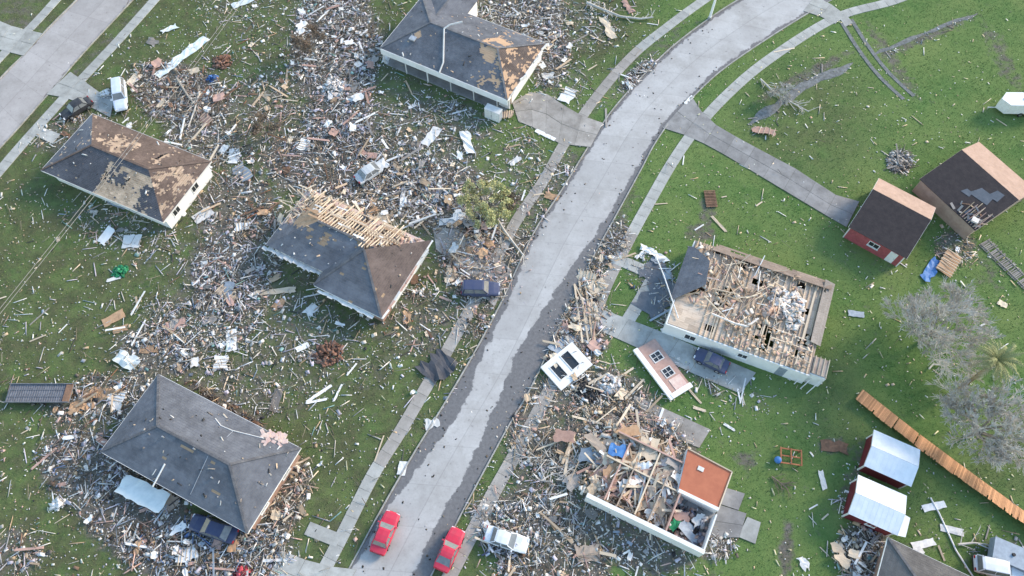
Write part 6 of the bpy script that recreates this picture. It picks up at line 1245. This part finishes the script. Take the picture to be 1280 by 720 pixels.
# broken lengths of framed wall
x, y, b = sample(26, 1.0, .0)
for i in range(26):
    mt = rng.choice(['white_wall', 'white_wall', 'pink_board', 'pale_lumber', 'bluegrey_board', 'tan_wall']); L_ = rng.uniform(1.6, 3.2); wd = rng.uniform(1.0, 1.8)
    root = thing('wall_fragment', 'broken %s framed wall piece near %s' % ({'white_wall': 'white', 'pink_board': 'pinkish', 'pale_lumber': 'bare wood', 'bluegrey_board': 'blue grey', 'tan_wall': 'tan'}[mt], near(x[i], y[i])), 'wall section', (x[i], y[i], .12), rng.uniform(0, 6.28), 'broken wall pieces near %s' % near(x[i], y[i])); root.rotation_euler[0] = rng.gauss(0, .12); root.rotation_euler[1] = rng.gauss(0, .08)
    o = put('sheet', sheet_mesh('sheet', L_, wd, mt, .03, .14, 6, 4, .03, 300 + i), (0, 0, 0), parent=root); up_ = rng.random() < .6
    for k in range(rng.randrange(3, 6)): xx = -L_ / 2 + .2 + k * L_ / 5; MB().bar((xx, -wd / 2 - rng.uniform(0, .3), .10 if up_ else -.03), (xx + rng.uniform(-.1, .1), wd / 2 + rng.uniform(-.2, .5), .10 if up_ else -.03), .07, .08).build('stud', 'pale_lumber', root)
# brush and snapped twigs
x, y, b = sample(4500, 1.3, .0); mb_n = 4500
me = boxes_mesh('brush_twigs', np.c_[x, y, U(.03, .45, mb_n)], np.c_[U(.3, 1.0, mb_n), U(.012, .028, mb_n), U(.012, .028, mb_n)], U(0, 6.28, mb_n), nr.normal(0, .25, mb_n), U(0, 6, mb_n), np.array([(.20, .17, .13), (.13, .10, .08), (.28, .25, .20), (.36, .32, .26)])[nr.integers(0, 4, mb_n)], skew=.1)
o = bpy.data.objects.new('brush_twigs', me); C.objects.link(o); kind(o, 'stuff', 'snapped twigs and brush tangled in the rubble')
# bright specks on the lawns, leaf litter on the road
n = 1700; x = nr.uniform(-75, 75, n); y = nr.uniform(2, 95, n); px, py = PXY(x, y); ok = ~inpoly(px, py, ROADPOLY) & ~inpoly(px, py, STREETPOLY)
for q in ROOFS: ok &= ~inpoly(px, py, q)
x, y = x[ok], y[ok]; n = len(x); c = np.array([(.72, .72, .68), (.62, .60, .40), (.55, .46, .30), (.66, .68, .60)])[nr.integers(0, 4, n)]; sm = nr.uniform(0, 1, n) ** 3
o = bpy.data.objects.new('lawn_scraps', boxes_mesh('lawn_scraps', np.c_[x, y, np.full(n, .05)], np.c_[.05 + .42 * sm, .03 + .06 * nr.uniform(0, 1, n), np.full(n, .015)], U(0, 6.28, n), nr.normal(0, .1, n), nr.normal(0, .15, n), c)); C.objects.link(o); kind(o, 'stuff', 'small pale scraps blown across the lawns')
n = 9000; x = nr.uniform(-40, 30, n); y = nr.uniform(2, 95, n); px, py = PXY(x, y); ok = inpoly(px, py, ROADPOLY); tx = np.minimum(np.array([np.min(np.hypot(x[:, None] - road_l[None, ::3, 0], y[:, None] - road_l[None, ::3, 1]), 1)]), np.array([np.min(np.hypot(x[:, None] - road_r[None, ::3, 0], y[:, None] - road_r[None, ::3, 1]), 1)]))[0]
ok &= nr.uniform(0, 1, n) < np.clip(np.exp(-tx / .7) * 1.0 + .06 * (py > 480) + .02, 0, 1); x, y = x[ok], y[ok]; n = len(x); c = np.array([(.05, .045, .04), (.10, .08, .06), (.16, .14, .11), (.5, .48, .44)])[nr.choice(4, n, p=[.4, .3, .2, .1])]
o = bpy.data.objects.new('road_litter', boxes_mesh('road_litter', np.c_[x, y, np.full(n, .06)], np.c_[U(.03, .13, n), U(.03, .10, n), U(.006, .015, n)], U(0, 6.28, n), nr.normal(0, .06, n), nr.normal(0, .06, n), c, skew=.4)); C.objects.link(o); kind(o, 'stuff', 'dark leaf litter and scraps on the road, thick along the kerbs')
# grass blades
def grass(n):
    x = nr.uniform(-85, 85, n); y = nr.uniform(-4, 105, n); px, py = PXY(x, y); ok = (px > -30) & (px < 1310) & (py > -30) & (py < 750) & ~inpoly(px, py, ROADPOLY) & ~inpoly(px, py, STREETPOLY)
    D = dens(px, py).max(0); ok &= nr.uniform(0, 1, n) > D * 1.05; x, y, px = x[ok], y[ok], px[ok]; m = len(x); pv = []
    a = nr.uniform(0, 6.28, m); h_ = nr.uniform(.05, .16, m); w_ = nr.uniform(.02, .05, m); lx, ly = nr.normal(0, .07, m), nr.normal(0, .07, m); z0 = np.full(m, -.05)
    V = np.stack([np.c_[x - np.cos(a) * w_, y - np.sin(a) * w_, z0], np.c_[x + np.cos(a) * w_, y + np.sin(a) * w_, z0], np.c_[x + lx, y + ly, h_ - .03]], 1).reshape(-1, 3)
    g = np.array([(.065, .135, .038), (.10, .17, .052), (.14, .19, .066), (.19, .20, .09)]); pr_ = nr.uniform(0, 1, m) + np.clip((650 - px) / 900, 0, .5); col = g[np.clip((pr_ * 2.8).astype(int), 0, 3)] * nr.uniform(.7, 1.25, m)[:, None]
    o = bpy.data.objects.new('grass', mesh_arrays('grass', V, 3, 'grass_blade', col)); C.objects.link(o); kind(o, 'stuff', 'short lawn grass between the houses')
grass(330000)
